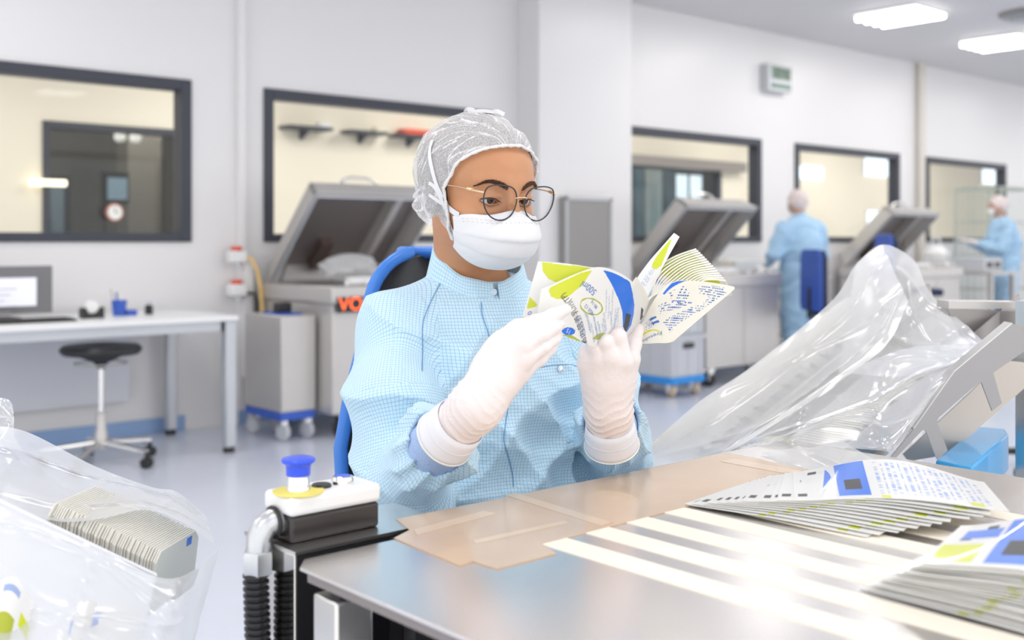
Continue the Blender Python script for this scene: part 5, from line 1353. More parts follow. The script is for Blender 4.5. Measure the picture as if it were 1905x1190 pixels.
regs = [(poly_uv(fF, [(1232, 598), (1262, 582), (1300, 566), (1345, 540), (1352, 545), (1300, 580), (1262, 602), (1246, 618)]), 17, 40, 1), (poly_uv(fF, [(1244, 545), (1272, 532), (1284, 548), (1268, 568), (1250, 560)]), 14, 26, 2), (poly_uv(fF, [(1200, 600), (1215, 588), (1218, 606), (1202, 614)]), 16, 34, 3), (poly_uv(fF, [(1300, 530), (1345, 534), (1352, 538), (1318, 552), (1300, 545)]), 18, 30, 4), (poly_uv(fF, [(1224, 568), (1262, 560), (1292, 562), (1262, 574), (1228, 584)]), 15, 30, 5)]
def paintF(u, v):
    if inpoly(u, v, blF): return 2
    if inpoly(u, v, arcF[0]) and not inpoly(u, v, arcF[1]) and v < .97: return 1
    for b_ in barF:
        if inpoly(u, v, b_): return 3
    for pl, r, c, s in regs:
        if inpoly(u, v, pl) and textrows(u, v, r*1.6, c*1.6, 0, 1, 0, 1, s): return 3
    return 0
def keepF(u, v): return (1-u)**2*1.0 >= 0 and not (u > .965 and ((u-.965)/.035)**2+((.06-v)/.06)**2 > 1 and v < .06)
sheet('printed_pouch', SF, 200, 130, paintF, .0012, mats=[PWW]+PM[1:], keep=keepF, texts=[T(fF, 'Fresubin', 1210, 627, g1(204), .0085, 3)], label='lowest right pouch of the fan covered in rows of small blue print', cat='pouch', group=HG)
# fanned pouches above it, edges from upper left to the right corner
NF = 15
for k in range(NF):
    f = k/(NF-1)
    tip = (1296+(1350-1296)*f, 464+(523-464)*f**1.1, 1.60-.045*f); tip0 = (tip[0]-60-22*(1-f), tip[1]+46-38*f**1.4, 1.585-.035*f)
    a = [(1200, 573, 1.572-.01*f), (1214+6*f, 552-4*f, 1.575-.015*f), (tip0[0], tip0[1], tip0[2]), ((tip0[0]+tip[0])/2-4, (tip0[1]+tip[1])/2-6, (tip0[2]+tip[2])/2), tip]
    b = [(1198, 592, 1.600-.01*f), (1222, 578, 1.615-.01*f), (tip0[0]+12, tip0[1]+34, tip0[2]+.035), ((tip0[0]+tip[0])/2+8, (tip0[1]+tip[1])/2+30, tip[2]+.035), (tip[0]+12, tip[1]+26, tip[2]+.03)]
    Sk = ruled(a, b)
    sheet('printed_pouch', Sk, 26, 8, lambda u, v: (1 if (.45 < u < .93 and .06 < v < .8) else (2 if .28 < u < .40 else 0)), .0028, mats=[PWW]+PM[1:],
          label='%s pouch of the open fan, counted from its upper left edge' % ['first', 'second', 'third', 'fourth', 'fifth', 'sixth', 'seventh', 'eighth', 'ninth', 'tenth', 'eleventh', 'twelfth', 'thirteenth', 'fourteenth', 'fifteenth'][k], cat='pouch', group=HG)
# upright single pouch
Sg = ruled([(1202, 568, 1.575), (1190, 545, 1.580), (1185, 522, 1.585), (1215, 478, 1.590), (1255, 434, 1.595)], [(1200, 574, 1.565), (1203, 560, 1.565), (1212, 543, 1.570), (1236, 492, 1.580), (1263, 441, 1.590)])
Sg = ruled([(1180, 545, 1.585), (1184, 520, 1.588), (1206, 488, 1.590), (1230, 460, 1.592), (1254, 433, 1.595)], [(1200, 572, 1.570), (1208, 550, 1.575), (1222, 518, 1.580), (1243, 478, 1.586), (1264, 440, 1.590)])
fG = pix_to_uv(Sg)
pg1 = poly_uv(fG, [(1213, 492), (1222, 476), (1246, 446), (1250, 445), (1240, 470), (1230, 494), (1222, 500), (1214, 499)]); pg2 = poly_uv(fG, [(1203, 556), (1215, 535), (1226, 510), (1223, 530), (1212, 550), (1203, 562)])
sheet('printed_pouch', Sg, 90, 60, lambda u, v: 1 if inpoly(u, v, pg1) else (4 if inpoly(u, v, pg2) else (4 if textrows(u, v, 22, 30, .2, .5, .3, .6, 4) else 0)), .0012, label='single upright pouch standing above the fan with a yellow green patch', cat='pouch', group=HG)
# white curled spine pages between
for k in range(5):
    f = k/4
    a = [(1199, 578, 1.568), (1206+6*f, 556-2*f, 1.575), (1222+10*f, 532-2*f, 1.59), (1240+12*f, 512+2*f, 1.60)]
    b = [(1194, 596, 1.572), (1206+4*f, 578, 1.58), (1222+6*f, 560, 1.60), (1244+8*f, 545, 1.63)]
    sheet('printed_pouch', ruled(a, b), 14, 5, lambda u, v: 0, .0013, mats=[PW], label='white curled pouch %s in the gap beside the fan' % ['leftmost', 'second from left', 'middle', 'fourth from left', 'rightmost'][k], cat='pouch', group=HG)
# ---------------------------------------------------------------- pouch stacks on the table
def flat_pouch(cx, cy, ang, z0, seed, nu=40, nv=26, bulge=.0, lab='', group='', L_=.235, W_=.155, front=False, tilt=0):
    ca, sa = math.cos(ang), math.sin(ang)
    def Sf(u, v):
        x = (u-.5)*L_; y = (v-.5)*W_
        z = z0+bulge*(math.sin(PI*min(1, max(0, u)))**1.4)*(.35+.65*v)+tilt*u
        return Vector((cx+x*ca-y*sa, cy+x*sa+y*ca, z))
    def pt_(u, v):
        if front:
            if u < .17 and .05 < v < .46 and u > .02: return 1
            if .05 < u < .20 and .60 < v < .82: return 2
        if .22 < u < .37 and .06 < v: return 5 if (.22 < v < .50 and .25 < u < .34) else (0 if v > .985 else 2)
        if .02 < u < .06 and .10 < v < .2: return 5
        if .06 < u < .10 and .55 < v < .66: return 5
        if .13 < u < .17 and .80 < v < .9: return 5
        if .90 > u > .84 and .02 < v < .13: return 1
        if .42 < u < .46 and v < .06: return 1
        if u > .42 and textrows(v, u, 17, 30, .10, .93, .42, .95, seed): return 4
        return 0
    return sheet('printed_pouch', Sf, nu, nv, pt_, .0011, label=lab, cat='pouch', group=group)
G1 = 'fanned pouches lying on the cream strips'; N1 = 12
W1 = ['bottom', 'second', 'third', 'fourth', 'fifth', 'sixth', 'seventh', 'eighth', 'ninth', 'tenth', 'eleventh', 'top']
z = TZ_+.003
for k in range(N1):
    f = k/(N1-1); g_ = [0, .08, .2, .24, .33, .42, .5, .56, .70, .8, .86, 1][k]
    cx = 1.163+.075*g_; cy = .778-.082*g_; an = math.radians(-82+27*g_)
    flat_pouch(cx, cy, an, z, k, 110 if k > 8 else 56, 76 if k > 8 else 40, .006+.017*f, '%s pouch of the fanned stack on the cream strips%s' % (W1[k], '' if k in (0, 11) else ', counted from the bottom'), G1)
    z += .0021
G2 = 'thick pouch stack at the lower right table corner'
ORD = ['bottom', 'second', 'third', 'fourth', 'fifth', 'sixth', 'seventh', 'eighth', 'ninth', 'tenth', 'eleventh', 'twelfth', 'thirteenth', 'fourteenth', 'fifteenth', 'sixteenth', 'seventeenth', 'top']
random.seed(21); z = TZ_+.002
for k in range(18):
    f = k/17
    flat_pouch(1.012+.02*f+random.uniform(-.003, .003), .440-.045*f+random.uniform(-.004, .004), math.radians(-92+14*f+random.uniform(-2, 2)), z, k, 70 if k in (0, 17) else 30, 50 if k in (0, 17) else 14, .004+.022*f, '%s pouch of the thick stack at the right table corner%s' % (ORD[k], '' if k in (0, 17) else ', counted from the bottom'), G2, front=True)
    z += .0024
# loose pouches on the edge channel
for k, (pts, lab) in enumerate((
    ([(1372, 822, 1.86), (1400, 812, 1.88), (1450, 812, 1.90), (1500, 828, 1.90)], 'uppermost white pouch sliding out of the bag above the edge channel'),
    ([(1368, 830, 1.84), (1395, 820, 1.86), (1430, 826, 1.87), (1462, 842, 1.87)], 'middle pouch with green edge sliding out of the bag'),
    ([(1375, 838, 1.82), (1390, 832, 1.84), (1415, 838, 1.85), (1440, 846, 1.85)], 'lowest short pouch lying on the edge channel'))):
    b = [(x+6-k*2, y+15-k*2, d-.10) for x, y, d in pts]
    sheet('printed_pouch', ruled(pts, b), 40, 20, lambda u, v: 1 if (.45 < u < .8 and v < .25) else (3 if textrows(u, v, 8, 14, .1, .4, .2, .9, 2) else 0), .0014, label=lab, cat='pouch', group='loose pouches by the edge channel')
# ---------------------------------------------------------------- inclined trays with upright pouches, wrapped in clear bags
def nth(k): return '%d%s' % (k, 'th' if 10 < k % 100 < 14 else {1: 'st', 2: 'nd', 3: 'rd'}.get(k % 10, 'th'))
def lane(A, B, side, up_h, n, w_, h_, gname, labpos, lean=.0, zoff=.004, marks=1, thick=.0022):
    d_ = (B-A); L_ = d_.length; d_.normalize(); s_ = side; u_ = d_.cross(s_).normalized()
    if u_.z < 0: u_ = -u_
    srcs = {}
    for k in range(n):
        c = A+d_*(L_*k/(n-1))+u_*zoff; key = 1 if (marks and k % 6 in (2, 3)) else 0
        if key not in srcs:
            m = MB(); e = (u_*math.cos(lean)-d_*math.sin(lean)).normalized(); tt = d_*thick
            r_ = .012
            poly = [-s_*w_/2, s_*w_/2, s_*w_/2+e*(h_-r_), s_*(w_/2-r_)+e*h_, -s_*(w_/2-r_)+e*h_, -s_*w_/2+e*(h_-r_)]
            m.prism(poly, tt)
            if key:
                m.mi = 1; m.prism([-s_*w_*.51+e*(h_*.60)-tt*.2, -s_*w_*.36+e*(h_*.60)-tt*.2, -s_*w_*.36+e*(h_*.89)-tt*.2, -s_*w_*.51+e*(h_*.89)-tt*.2], tt*1.5)
            m.mi = 2; m.prism([s_*w_*.2+e*(h_*.8)-tt*.1, s_*w_*.32+e*(h_*.8)-tt*.1, s_*w_*.32+e*(h_*.95)-tt*.1, s_*w_*.2+e*(h_*.95)-tt*.1], tt*1.2); m.mi = 0
            src = m.build('printed_pouch', [PWW, mat('pouch_mark', (.06, .06, .07), .4), LB], smooth=False); tag(src, cat='pouch', group=gname); srcs[key] = src; o = src; o.location = c
        else:
            o = srcs[key].copy(); COL.objects.link(o); o.location = c+s_*random.uniform(-.003, .003)
        o['label'] = labpos % nth(k+1)
def film_bag(name, sheets, fmat, label, wr=.010, n=40):
    mb = MB(); 
    for (a, b, ph) in sheets:
        Sf = ruled(a, b); base = len(mb.v)
        for i in range(n+1):
            for j in range(n+1):
                u, v = i/n, j/n; p = Sf(u, v)
                dd = .35*math.sin(u*7+v*3+ph)+.9*(1-abs(math.sin(v*6+1.2*u+ph)))**5+.7*(1-abs(math.sin(v*4-4*u+ph*2)))**6+.6*(1-abs(math.sin(u*9+2*v+ph)))**6-.3
                edge = min(1, 6*min(u, 1-u)+.3)*min(1, 6*min(v, 1-v)+.3)
                mb.v.append(tuple(p-FW*dd*wr*edge+Vector((0, 0, dd*wr*.4*edge))))
        W = n+1
        for i in range(n):
            for j in range(n): a_ = base+i*W+j; mb.f.append((a_, a_+W, a_+W+1, a_+1)); mb.m.append(0)
    o = mb.build(name, fmat, label=label, cat='bag'); o.data.set_sharp_from_angle(angle=PI); return o
trayd = mat('tray_steel', (.36, .34, .33), .3, .7); FB = filmmat('clear_bag', .46, .16, 4, .6)
random.seed(4)
A1 = P(1285, 872, 2.02); B1 = P(1640, 590, 2.38)
dl = (B1-A1).normalized(); sd = Vector((0, 0, 1)).cross(dl).normalized()     # pointing left/away
up = dl.cross(sd); up = -up if up.z < 0 else up
GR = 'upright pouches in the right tray'; 
lane(A1+up*.004-sd*.010, B1+up*.004-sd*.010, sd, .1, 92, .118, .085, GR, '%s pouch from the lower end in the far lane of the bagged right tray', .75, thick=.0056)
A2 = A1-sd*.20+dl*.02; B2 = B1-sd*.20
lane(A2-up*.01, A2+(B2-A2)*.62-up*.01, sd, .1, 52, .12, .055, 'upright pouches in the nearer right lane', '%s pouch from the lower end in the near lane of the bagged right tray', .9, thick=.0056)
t = empty('inclined_tray', tuple(A1), 'inclined two lane steel tray inside the clear bag on the right', 'tray')
def slab(name, a, b, s0, s1, z0, z1, m, par):
    q = [a+sd*s0+up*z0, b+sd*s0+up*z0, b+sd*s1+up*z0, a+sd*s1+up*z0, a+sd*s0+up*z1, b+sd*s0+up*z1, b+sd*s1+up*z1, a+sd*s1+up*z1]
    return MB().hexa(q).build(name, m, par)
a_, b_ = A1-dl*.03, B1+dl*.05
slab('floor_plate', a_, b_, -.29, .075, -.026, -.022, mat('pale_floor', (.62, .61, .60), .35, .2), t)
slab('divider', a_, b_, -.102, -.095, -.001, .06, trayd, t)
slab('side_wall', a_, b_, -.292, -.289, -.004, .045, trayd, t)
for (k, s0) in ((.15, -.1), (.85, -.1)):
    p = a_+(b_-a_)*k+sd*s0; MB().box(p.x-.02, p.x+.02, p.y-.02, p.y+.02, 0, p.z-.012).build('post', M['steel'], t)
film_bag('plastic_bag', [
 ([(1198, 838, 2.02), (1300, 748, 2.08), (1400, 680, 2.16), (1545, 562, 2.28), (1592, 492, 2.30), (1640, 455, 2.32)], [(1200, 872, 1.80), (1330, 850, 1.76), (1440, 790, 1.84), (1560, 710, 1.92), (1650, 640, 2.0), (1690, 560, 2.1)], .4),
 ([(1592, 492, 2.46), (1640, 455, 2.44), (1700, 482, 2.36), (1730, 542, 2.26), (1785, 595, 2.10), (1832, 637, 1.98)], [(1560, 690, 2.06), (1600, 696, 2.0), (1660, 700, 1.95), (1700, 695, 1.90), (1750, 684, 1.86), (1790, 672, 1.85)], 1.7),
 ([(1340, 842, 1.78), (1440, 780, 1.84), (1560, 700, 1.90), (1680, 650, 1.90), (1776, 640, 1.90), (1826, 638, 1.88)], [(1400, 848, 1.80), (1480, 838, 1.80), (1550, 832, 1.80), (1640, 838, 1.78), (1668, 832, 1.76), (1745, 722, 1.80)], 2.9)],
 FB, 'large crumpled clear plastic bag over the inclined tray on the right', .014, 44)
# bracket plates and blue bar
br = [(1640, 872), (1700, 798), (1776, 691), (1883, 602), (1925, 610), (1925, 640), (1848, 693), (1864, 750), (1846, 764), (1826, 711), (1820, 712), (1747, 776), (1743, 784), (1763, 838), (1744, 855), (1722, 800), (1716, 800), (1668, 850), (1655, 872)]
t = empty('side_bracket', tuple(P(1760, 760, 1.78)), 'grey steel side bracket with cut-outs at the right of the bag', 'bracket')
BD = 1.76
def bp(x, y): return P(x, y, BD+(x-1640)*.0004)
MB().prism([bp(x, y) for x, y in br], FW*.004).build('plate', mat('bracket_grey', (.36, .35, .35), .35, .5), t)
MB().hexa([bp(1700, 796), bp(1776, 689), bp(1776, 689)+FW*.03, bp(1700, 796)+FW*.03, bp(1700, 799), bp(1776, 692), bp(1776, 692)+FW*.03, bp(1700, 799)+FW*.03]).hexa([bp(1776, 689), bp(1883, 600), bp(1883, 600)+FW*.03, bp(1776, 689)+FW*.03, bp(1776, 692), bp(1883, 603), bp(1883, 603)+FW*.03, bp(1776, 692)+FW*.03]).build('top_lip', M['steel'], t)
MB().prism([P(x, y, 1.98) for x, y in ((1866, 670), (1925, 676), (1925, 705), (1765, 845), (1690, 858), (1680, 845), (1800, 735))], FW*.004).build('lower_plate', mat('beige_steel', (.60, .54, .48), .3, .4), t)
MB().prism([P(x, y, 2.12) for x, y in ((1762, 574), (1925, 580), (1925, 700), (1860, 680), (1800, 650))], FW*.004).build('rear_plate', mat('rear_grey', (.33, .31, .30), .35, .5), t)
MB().prism([P(x, y, 2.12) for x, y in ((1765, 560), (1925, 562), (1925, 574), (1765, 574))], FW*.06).build('rear_lip', M['steelm'], t)
pt2 = P(1925, 660, 2.05); MB().box(pt2.x-.025, pt2.x+.025, pt2.y-.025, pt2.y+.025, 0, 1.05).build('post', M['steel'], t)
cyb = mat('cyan_blue', (.02, .36, .75), .35, coat=.2)
q = [PZ(1740, 856, .80), PZ(1815, 793, .80), PZ(1869, 797, .80), PZ(1876, 806, .80), PZ(1808, 870, .80)]
t = empty('blue_bar', tuple(q[0]), 'bright blue box section under the grey bracket', 'bar')
MB().prism([p-Vector((0, 0, .07)) for p in q], (0, 0, .07)).build('body', cyb, t, bevel=.004)
c = (q[0]+q[2])/2; MB().box(c.x-.03, c.x+.03, c.y-.03, c.y+.03, 0, .73).build('post', M['steel'], t)
# left bag, tray and pouches
random.seed(6)
A3_ = P(316, 1098, 1.36); B3_ = P(-60, 925, 1.40); dl3 = (B3_-A3_).normalized(); sd3 = Vector((0, 0, 1)).cross(dl3).normalized()
if sd3.dot(FW) < 0: sd3 = -sd3
u3 = dl3.cross(sd3); u3 = -u3 if u3.z < 0 else u3
lane(A3_+sd3*.02-u3*.02, A3_+(B3_-A3_)*.50+sd3*.02-u3*.02, sd3, .1, 46, .12, .072, 'upright pouches in the left tray', '%s pouch from the lower right end of the bagged left tray', -.25, marks=0)
t = empty('inclined_tray', tuple(A3_), 'pale steel inclined tray inside the clear bag at lower left', 'tray')
pal = mat('pale_tray', (.70, .71, .76), .3, .2)
a_, b_ = A3_+dl3*.004, B3_
def slab3(name, s0, s1, z0, z1, m, a=a_, b=b_):
    q = [a+sd3*s0+u3*z0, b+sd3*s0+u3*z0, b+sd3*s1+u3*z0, a+sd3*s1+u3*z0, a+sd3*s0+u3*z1, b+sd3*s0+u3*z1, b+sd3*s1+u3*z1, a+sd3*s1+u3*z1]; return MB().hexa(q).build(name, m, t)
slab3('floor_plate', -.07, .07, -.024, -.021, pal)
slab3('rear_wall', .082, .085, -.024, .0, pal)
slab3('end_stop', .03, .085, -.024, .0, trayd, a_-dl3*.004, a_)
fa = [P(290, 1072, 1.25), P(-40, 915, 1.30), P(-60, 1260, 1.30), P(120, 1300, 1.22), P(255, 1230, 1.22)]
MB().prism(fa, FW*.003).build('front_wall', pal, t)
MB().hexa([P(292, 1066, 1.245), P(-40, 908, 1.295), P(-40, 908, 1.31), P(292, 1066, 1.26), P(292, 1072, 1.245), P(-40, 916, 1.295), P(-40, 916, 1.31), P(292, 1072, 1.26)]).build('rim', M['white'], t)
p = P(60, 1100, 1.45); MB().box(p.x-.02, p.x+.02, p.y-.02, p.y+.02, 0, p.z-.1).build('post', M['steel'], t)
for k, (pts, c_, lab) in enumerate((
    ([(165, 1135, 1.17), (215, 1118, 1.18), (262, 1140, 1.19)], 0, 'white pouch bundle low in the left bag, rightmost'),
    ([(130, 1150, 1.15), (160, 1118, 1.15), (180, 1120, 1.16)], 0, 'slim white pouch low in the left bag, middle'),
    ([(-10, 1085, 1.13), (30, 1075, 1.13), (70, 1140, 1.14)], 1, 'pouch with green print low in the left bag, leftmost'))):
    sheet('printed_pouch', ruled(pts, [(x-30, y+130, d-.03) for x, y, d in pts]), 40, 40, (lambda u, v: 0 if not (.1 < u < .25 and .1 < v < .3) else 2) if c_ == 0 else (lambda u, v: 1 if (.6 < u < .9 and .3 < v < .5) else (6 if v > .5 and u < .5 else (4 if .2 < u < .5 and .1 < v < .2 else 0))), .006, label=lab, cat='pouch', group='pouches low in the left bag')
FB2 = filmmat('clear_bag_left', .42, .16, 4, .6)
film_bag('plastic_bag', [
 ([(-30, 790, 1.62), (50, 803, 1.60), (175, 866, 1.56), (280, 905, 1.50), (330, 915, 1.46), (385, 962, 1.44)], [(-30, 930, 1.33), (100, 968, 1.33), (185, 965, 1.34), (270, 948, 1.38), (340, 972, 1.36), (398, 1010, 1.36)], 1.1),
 ([(-30, 925, 1.26), (100, 980, 1.25), (200, 1028, 1.23), (290, 1072, 1.21), (345, 1070, 1.22), (407, 1022, 1.30)], [(-30, 1260, 1.05), (80, 1260, 1.07), (150, 1265, 1.08), (240, 1260, 1.10), (320, 1250, 1.15), (352, 1225, 1.24)], 2.3),
 ([(-30, 742, 1.66), (18, 745, 1.66), (22, 800, 1.64)], [(-30, 830, 1.60), (20, 832, 1.60), (42, 840, 1.60)], .2)],
 FB2, 'large crumpled clear plastic bag over the tray at the lower left', .012, 40)
# ---------------------------------------------------------------- workers in the background
def worker(x, y, rz, pose, label, hgt=1.64):
    t = empty('person', (x, y, 0), label, 'person', 'standing workers at the back')
    F_ = np.array([math.cos(rz), math.sin(rz), 0]); L_ = np.array([-math.sin(rz), math.cos(rz), 0]); O = np.array([x, y, 0.]); s = hgt/1.66
    def W(f, l, z): return O+F_*f*s+L_*l*s+np.array([0, 0, z*s])
    hf = pose.get('head', .05)
    R = np.stack([F_, L_, [0, 0, 1]], 1)
    def gf(p):
        d = smin(cap(p, W(0, 0, .98), W(.0, 0, 1.12), .185*s, .180*s), cap(p, W(0, 0, 1.12), W(.02, 0, 1.28), .180*s, .145*s), .08)
        for q in (-1, 1):
            d = smin(d, cap(p, W(.01, q*.05, 1.33), W(.01, q*.175, 1.29), .07*s, .085*s), .06)
            e = W(*pose['elbow'][0 if q > 0 else 1]); h = W(*pose['hand'][0 if q > 0 else 1])
            d = smin(d, cap(p, W(.01, q*.20, 1.27), e, .08*s, .075*s), .04); d = smin(d, cap(p, e, e+(h-e)*.8, .060*s, .045*s), .03)
            d = smin(d, cap(p, W(0, q*.085, .92), W(.0, q*.10, .48), .135*s, .11*s), .05); d = smin(d, cap(p, W(0, q*.10, .48), W(-.01, q*.105, .10), .105*s, .09*s), .04)
        d = smin(d, cap(p, W(.02, 0, 1.36), W(.03, 0, 1.42), .06*s, .052*s), .03)
        d = d-fold(p, [((.5, .4, 1), .13, .007, .5), ((-.6, .3, .7), .1, .005, 1.2)])
        # gathered waist
        return d+.012*np.exp(-((p[:, 2]-1.0*s)/.018)**2)
    def bf(p):
        d = ell(p, W(hf+.02, 0, 1.535), (.094*s, .074*s, .105*s), R); d = smin(d, cap(p, W(.02, 0, 1.38), W(hf, 0, 1.48), .05*s, .05*s), .03)
        d = smin(d, ell(p, W(hf+.06, 0, 1.50), (.05*s, .05*s, .06*s), R), .02); d = smin(d, cap(p, W(hf+.105, 0, 1.53), W(hf+.118, 0, 1.505), .011*s, .014*s), .01)
        for q in (-1, 1): d = smin(d, ell(p, W(hf+.01, q*.077, 1.52), (.018*s, .008*s, .03*s), R), .008)
        return smin(d, cap(p, W(0, 0, 1.0), W(.02, 0, 1.34), .09*s, .07*s), .05)
    lo = O+np.array([-.62, -.62, -.01]); hi = O+np.array([.62, .62, 1.75])
    V, F = nets(bf, lo, hi, .012); bo = npmesh('body', V, F, M['skinbg'], t)
    V, F = nets(gf, lo, hi, .014); npmesh('gown', V, F, M['gownbg'], t)
    def cf(p):
        d = ell(p, W(hf+.005, 0, 1.555), (.108*s, .086*s, .105*s), R)-.003*np.sin(p[:, 2]*90+p[:, 0]*60)
        return smax(d, (p-W(hf+.055, 0, 1.52))@np.array([*(F_[:2]*.8), -.6]), .01)
    V, F = nets(cf, lo, hi, .010); npmesh('hair_net', V, F, M['capbg'], t)
    V, F = nets(lambda p: smax(ell(p, W(hf+.062, 0, 1.485), (.066*s, .062*s, .055*s), R), -(p-W(hf+.065, 0, 1.48))@F_, .01), lo, hi, .010); npmesh('face_mask', V, F, M['white'], t)
    for q in (0, 1):
        e = W(*pose['elbow'][q]); h = W(*pose['hand'][q]); u = (h-e)/np.linalg.norm(h-e); sg = 1 if q == 0 else -1
        dn = np.array([0, 0, -1.]); 
        def hfn(p):
            d = cap(p, h-u*.09, h-u*.02, .034, .030); d = smin(d, ell(p, h+u*.03, (.042, .036, .026)), .02)
            for i in range(4):
                b = h+u*.06+L_*(i-1.5)*.019; d = smin(d, chain(p, [b, b+u*.03+dn*.006, b+u*.045+dn*.03], (.0105, .010, .008), .004), .006)
            b = h+u*.015-L_*sg*.03; return smin(d, chain(p, [b, b+u*.03-L_*sg*.016, b+u*.05-L_*sg*.005], (.013, .011, .009), .004), .008)
        V, F = nets(hfn, h-.16, h+.16, .006); npmesh('glove', V, F, M['glovebg'], t)
        m_ = MB(); c = W(.03, (.105 if q == 0 else -.105), 0)
        rows = []
        for i in range(8):
            k = i/7; wd = .046*math.sin(PI*(.12+.8*k))**.5; hh = .085-.05*k; cc = c+F_*(-.09+.26*k)
            rows.append([tuple(cc+L_*wd*math.cos(a)+np.array([0, 0, max(.002, hh*(.5+.5*math.sin(a)))])) for a in [2*PI*j/12 for j in range(12)]])
        m_.add([p for r_ in rows for p in r_], [(i*12+j, i*12+(j+1) % 12, (i+1)*12+(j+1) % 12, (i+1)*12+j) for i in range(7) for j in range(12)]+[tuple(range(12))[::-1], tuple(range(84, 96))]).build('shoe', M['white'], t)
worker(8.40, 5.60, math.radians(72), dict(elbow=[(.02, .29, 1.06), (.05, -.26, 1.05)], hand=[(.22, .22, .98), (.25, -.14, .98)], head=.05), 'standing person in light blue gown and hair net seen from behind at the bench', 1.635)
worker(12.42, 5.62, math.radians(135), dict(elbow=[(.10, .22, 1.06), (.12, -.20, 1.06)], hand=[(.36, .12, 1.14), (.38, -.10, 1.15)], head=.05), 'standing person in light blue gown at the right edge holding hands before the chest', 1.69)
# navy swivel chairs
def chair(x, y, rz, zs_, label):
    t = empty('office_chair', (x, y, 0), label, 'chair', 'navy swivel chairs'); c, s = math.cos(rz), math.sin(rz)
    def W(a, b, z): return (x+a*c-b*s, y+a*s+b*c, z)
    top = zs_+.56
    def rb(w0, y0, y1, z0, z1, n=6):
        m = MB(); pr = [(-w0, z0+.05), (-w0+.03, z0), (w0-.03, z0), (w0, z0+.05), (w0-.01, z1-.06), (w0-.05, z1), (-w0+.05, z1), (-w0+.01, z1-.06)]
        return m.prism([W(a, y0, z) for a, z in pr], Vector(W(0, y1, 0))-Vector(W(0, y0, 0)))
    rb(.20, .20, .255, zs_+.06, top).build('backrest', M['navy'], t, bevel=.015, seg=3)
    rb(.205, .255, .275, zs_+.05, top+.01).build('back_shell', M['bluep'], t, bevel=.008)
    MB().prism([W(-.22, -.22, zs_), W(.22, -.22, zs_), W(.22, .2, zs_), W(-.22, .2, zs_)], (0, 0, .07)).build('seat', M['navy'], t, bevel=.025, seg=3)
    MB().tube([W(0, .27, zs_+.25), W(0, .28, zs_), W(0, .18, zs_-.03), W(0, 0, zs_-.03)], .022, 10).build('back_support', M['black'], t)
    MB().tube([W(0, 0, .09), W(0, 0, zs_)], .028, 14).build('column', M['chrome'], t)
    for k in range(5):
        a = 2*PI*k/5+.4; dx, dy = math.cos(a), math.sin(a)
        MB().tube([(x, y, .11), (x+.28*dx, y+.28*dy, .075)], [.026, .016], 8).build('leg', M['black'], t)
        MB().lathe([(.006, -.022), (.028, -.022), (.03, 0), (.028, .022), (.006, .022)], (x+.28*dx, y+.28*dy, .03), 16, (-dy, dx, 0)).build('castor', M['black'], t)
chair(8.22, 5.10, math.radians(58), .53, 'navy swivel chair standing right behind the person at the bench')
chair(9.62, 5.22, math.radians(52), .66, 'navy swivel chair raised high beside the farthest sealing machine')
pc = P(1968, 860, 5.5); chair(pc.x, pc.y, math.radians(-131), .52, 'navy swivel chair cut off by the right edge behind the blue bar')
pc = P(1945, 700, 12.5); chair(13.25, 5.3, math.radians(10), .60, 'navy swivel chair far behind at the right edge beside the second worker')
# benches and clutter
def bench(x0, x1, y0, y1, z, label):
    t = empty('workbench', ((x0+x1)/2, (y0+y1)/2, 0), label, 'bench')
    MB().box(x0, x1, y0, y1, z-.03, z).build('worktop', M['steelm'], t, bevel=.003)
    for a in (x0+.04, x1-.04):
        for b in (y0+.04, y1-.04): MB().box(a-.025, a+.025, b-.025, b+.025, 0, z-.03).build('leg', M['steelm'], t)
    MB().box(x0+.06, x1-.06, y0+.06, y1-.06, .25, .27).build('shelf', M['steelm'], t)
bench(7.98, 9.3, 5.86, 6.38, .84, 'steel workbench before the standing person near the column machine')
bench(11.45, 12.05, 5.3, 6.3, .84, 'steel workbench left of the second worker')
def boxy(name, px, py, w_, d_, h_, x, y, z, m, label, cat, extra=None):
    t = empty(name, (x, y, z), label, cat); MB().box(x-w_/2, x+w_/2, y-d_/2, y+d_/2, z, z+h_).build('body', m, t, bevel=.01)
    if extra: extra(t, x, y, z, w_, d_, h_)
def slots(t, x, y, z, w_, d_, h_):
    for k in (-1, 1): MB().box(x+k*w_*.22-w_*.15, x+k*w_*.22+w_*.15, y-d_/2-.004, y-d_/2+.002, z+h_*.3, z+h_*.7).build('slot', M['black'], t)
def strap(t, x, y, z, w_, d_, h_): MB().box(x-w_/2-.004, x+w_/2+.004, y-.02, y+.02, z+.004, z+h_+.004).build('tape_band', M['cream'], t)
boxy('carton', 0, 0, .34, .25, .16, 8.2, 6.15, .84, M['white'], 'white carton on the bench before the standing person', 'carton', strap)
boxy('scale', 0, 0, .28, .25, .07, 8.75, 6.08, .84, M['greyp'], 'flat grey scale at the right end of the bench', 'scale', slots)
boxy('printer', 0, 0, .42, .35, .15, 11.75, 5.6, .84, M['greyp'], 'grey device with two dark slots on the bench left of the second worker', 'printer', slots)
t = empty('canister', (11.7, 6.05, .84), 'round white canister with handle at the back of the right bench', 'canister')
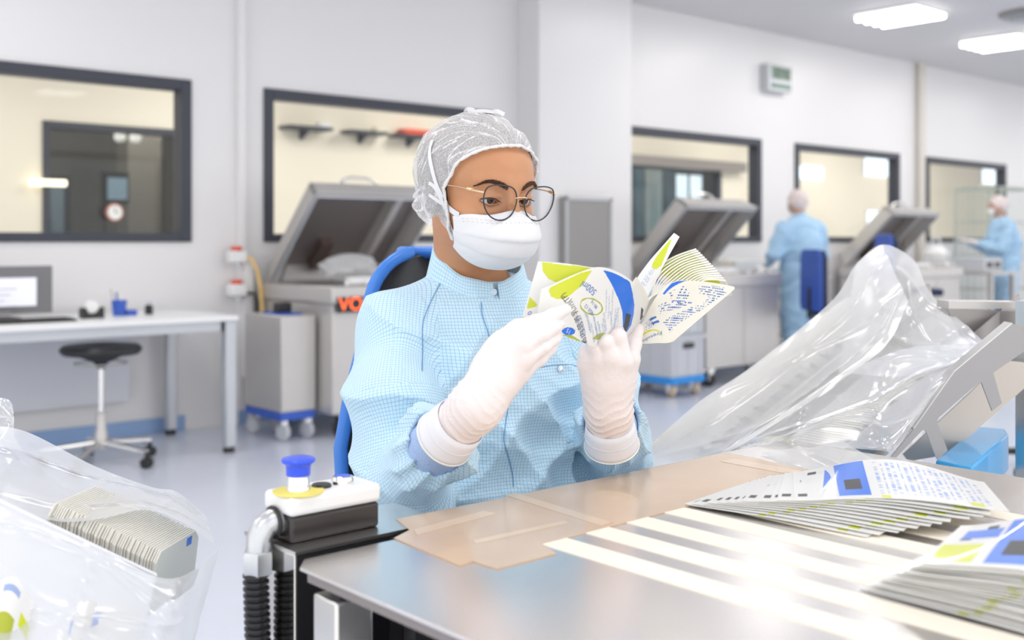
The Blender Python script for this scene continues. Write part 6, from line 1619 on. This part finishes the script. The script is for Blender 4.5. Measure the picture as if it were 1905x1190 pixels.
MB().lathe([(.12, 0), (.14, .03), (.14, .2), (.08, .27), (.04, .28)], (11.7, 6.05, .84), 24).build('body', M['white'], t)
MB().tube([(11.7-.1, 6.05, 1.06), (11.7-.08, 6.05, 1.2), (11.7+.08, 6.05, 1.2), (11.7+.1, 6.05, 1.06)], .01, 8).build('handle', M['white'], t)
boxy('bin', 0, 0, .34, .3, .2, 8.05+.12, 5.28+.4, .60-.0, M['dkpanel'], 'x', 'bin') if False else None
# wire cage trolley
t = empty('cage_trolley', (13.2, 6.05, 0), 'tall wire cage trolley behind the second worker', 'trolley')
cx0_, cx1_, cy0_, cy1_ = 12.75, 13.65, 5.8, 6.35; CH = 1.80
wm = mat('wire_green', (.50, .56, .50), .4, .4)
MB().box(cx0_, cx1_, cy0_, cy1_, .14, .17).build('deck', M['steelm'], t)
q = MB()
for a in (cx0_, cx1_):
    for b in (cy0_, cy1_): q.tube([(a, b, .15), (a, b, CH)], .014, 8)
for zz in (.17, CH):
    q.tube([(cx0_, cy0_, zz), (cx1_, cy0_, zz), (cx1_, cy1_, zz), (cx0_, cy1_, zz)], .014, 8, closed=True)
q.build('frame', wm, t)
q = MB()
for k in range(1, 12):
    a = cx0_+(cx1_-cx0_)*k/12; q.tube([(a, cy1_, .17), (a, cy1_, CH)], .004, 5); q.tube([(a, cy0_, .17), (a, cy0_, CH)], .004, 5)
for k in range(1, 7):
    b = cy0_+(cy1_-cy0_)*k/7; q.tube([(cx0_, b, .17), (cx0_, b, CH)], .004, 5)
for zz in (.6, 1.0, 1.4): q.tube([(cx0_, cy0_, zz), (cx1_, cy0_, zz), (cx1_, cy1_, zz), (cx0_, cy1_, zz)], .006, 5, closed=True)
q.build('wire_mesh', wm, t)
for a in (cx0_+.08, cx1_-.08):
    for b in (cy0_+.08, cy1_-.08): MB().lathe([(.01, -.015), (.06, -.015), (.065, 0), (.06, .015), (.01, .015)], (a, b, .065), 18, (1, .3, 0)).build('castor', M['rubber'], t)
bpy.context.view_layer.update()
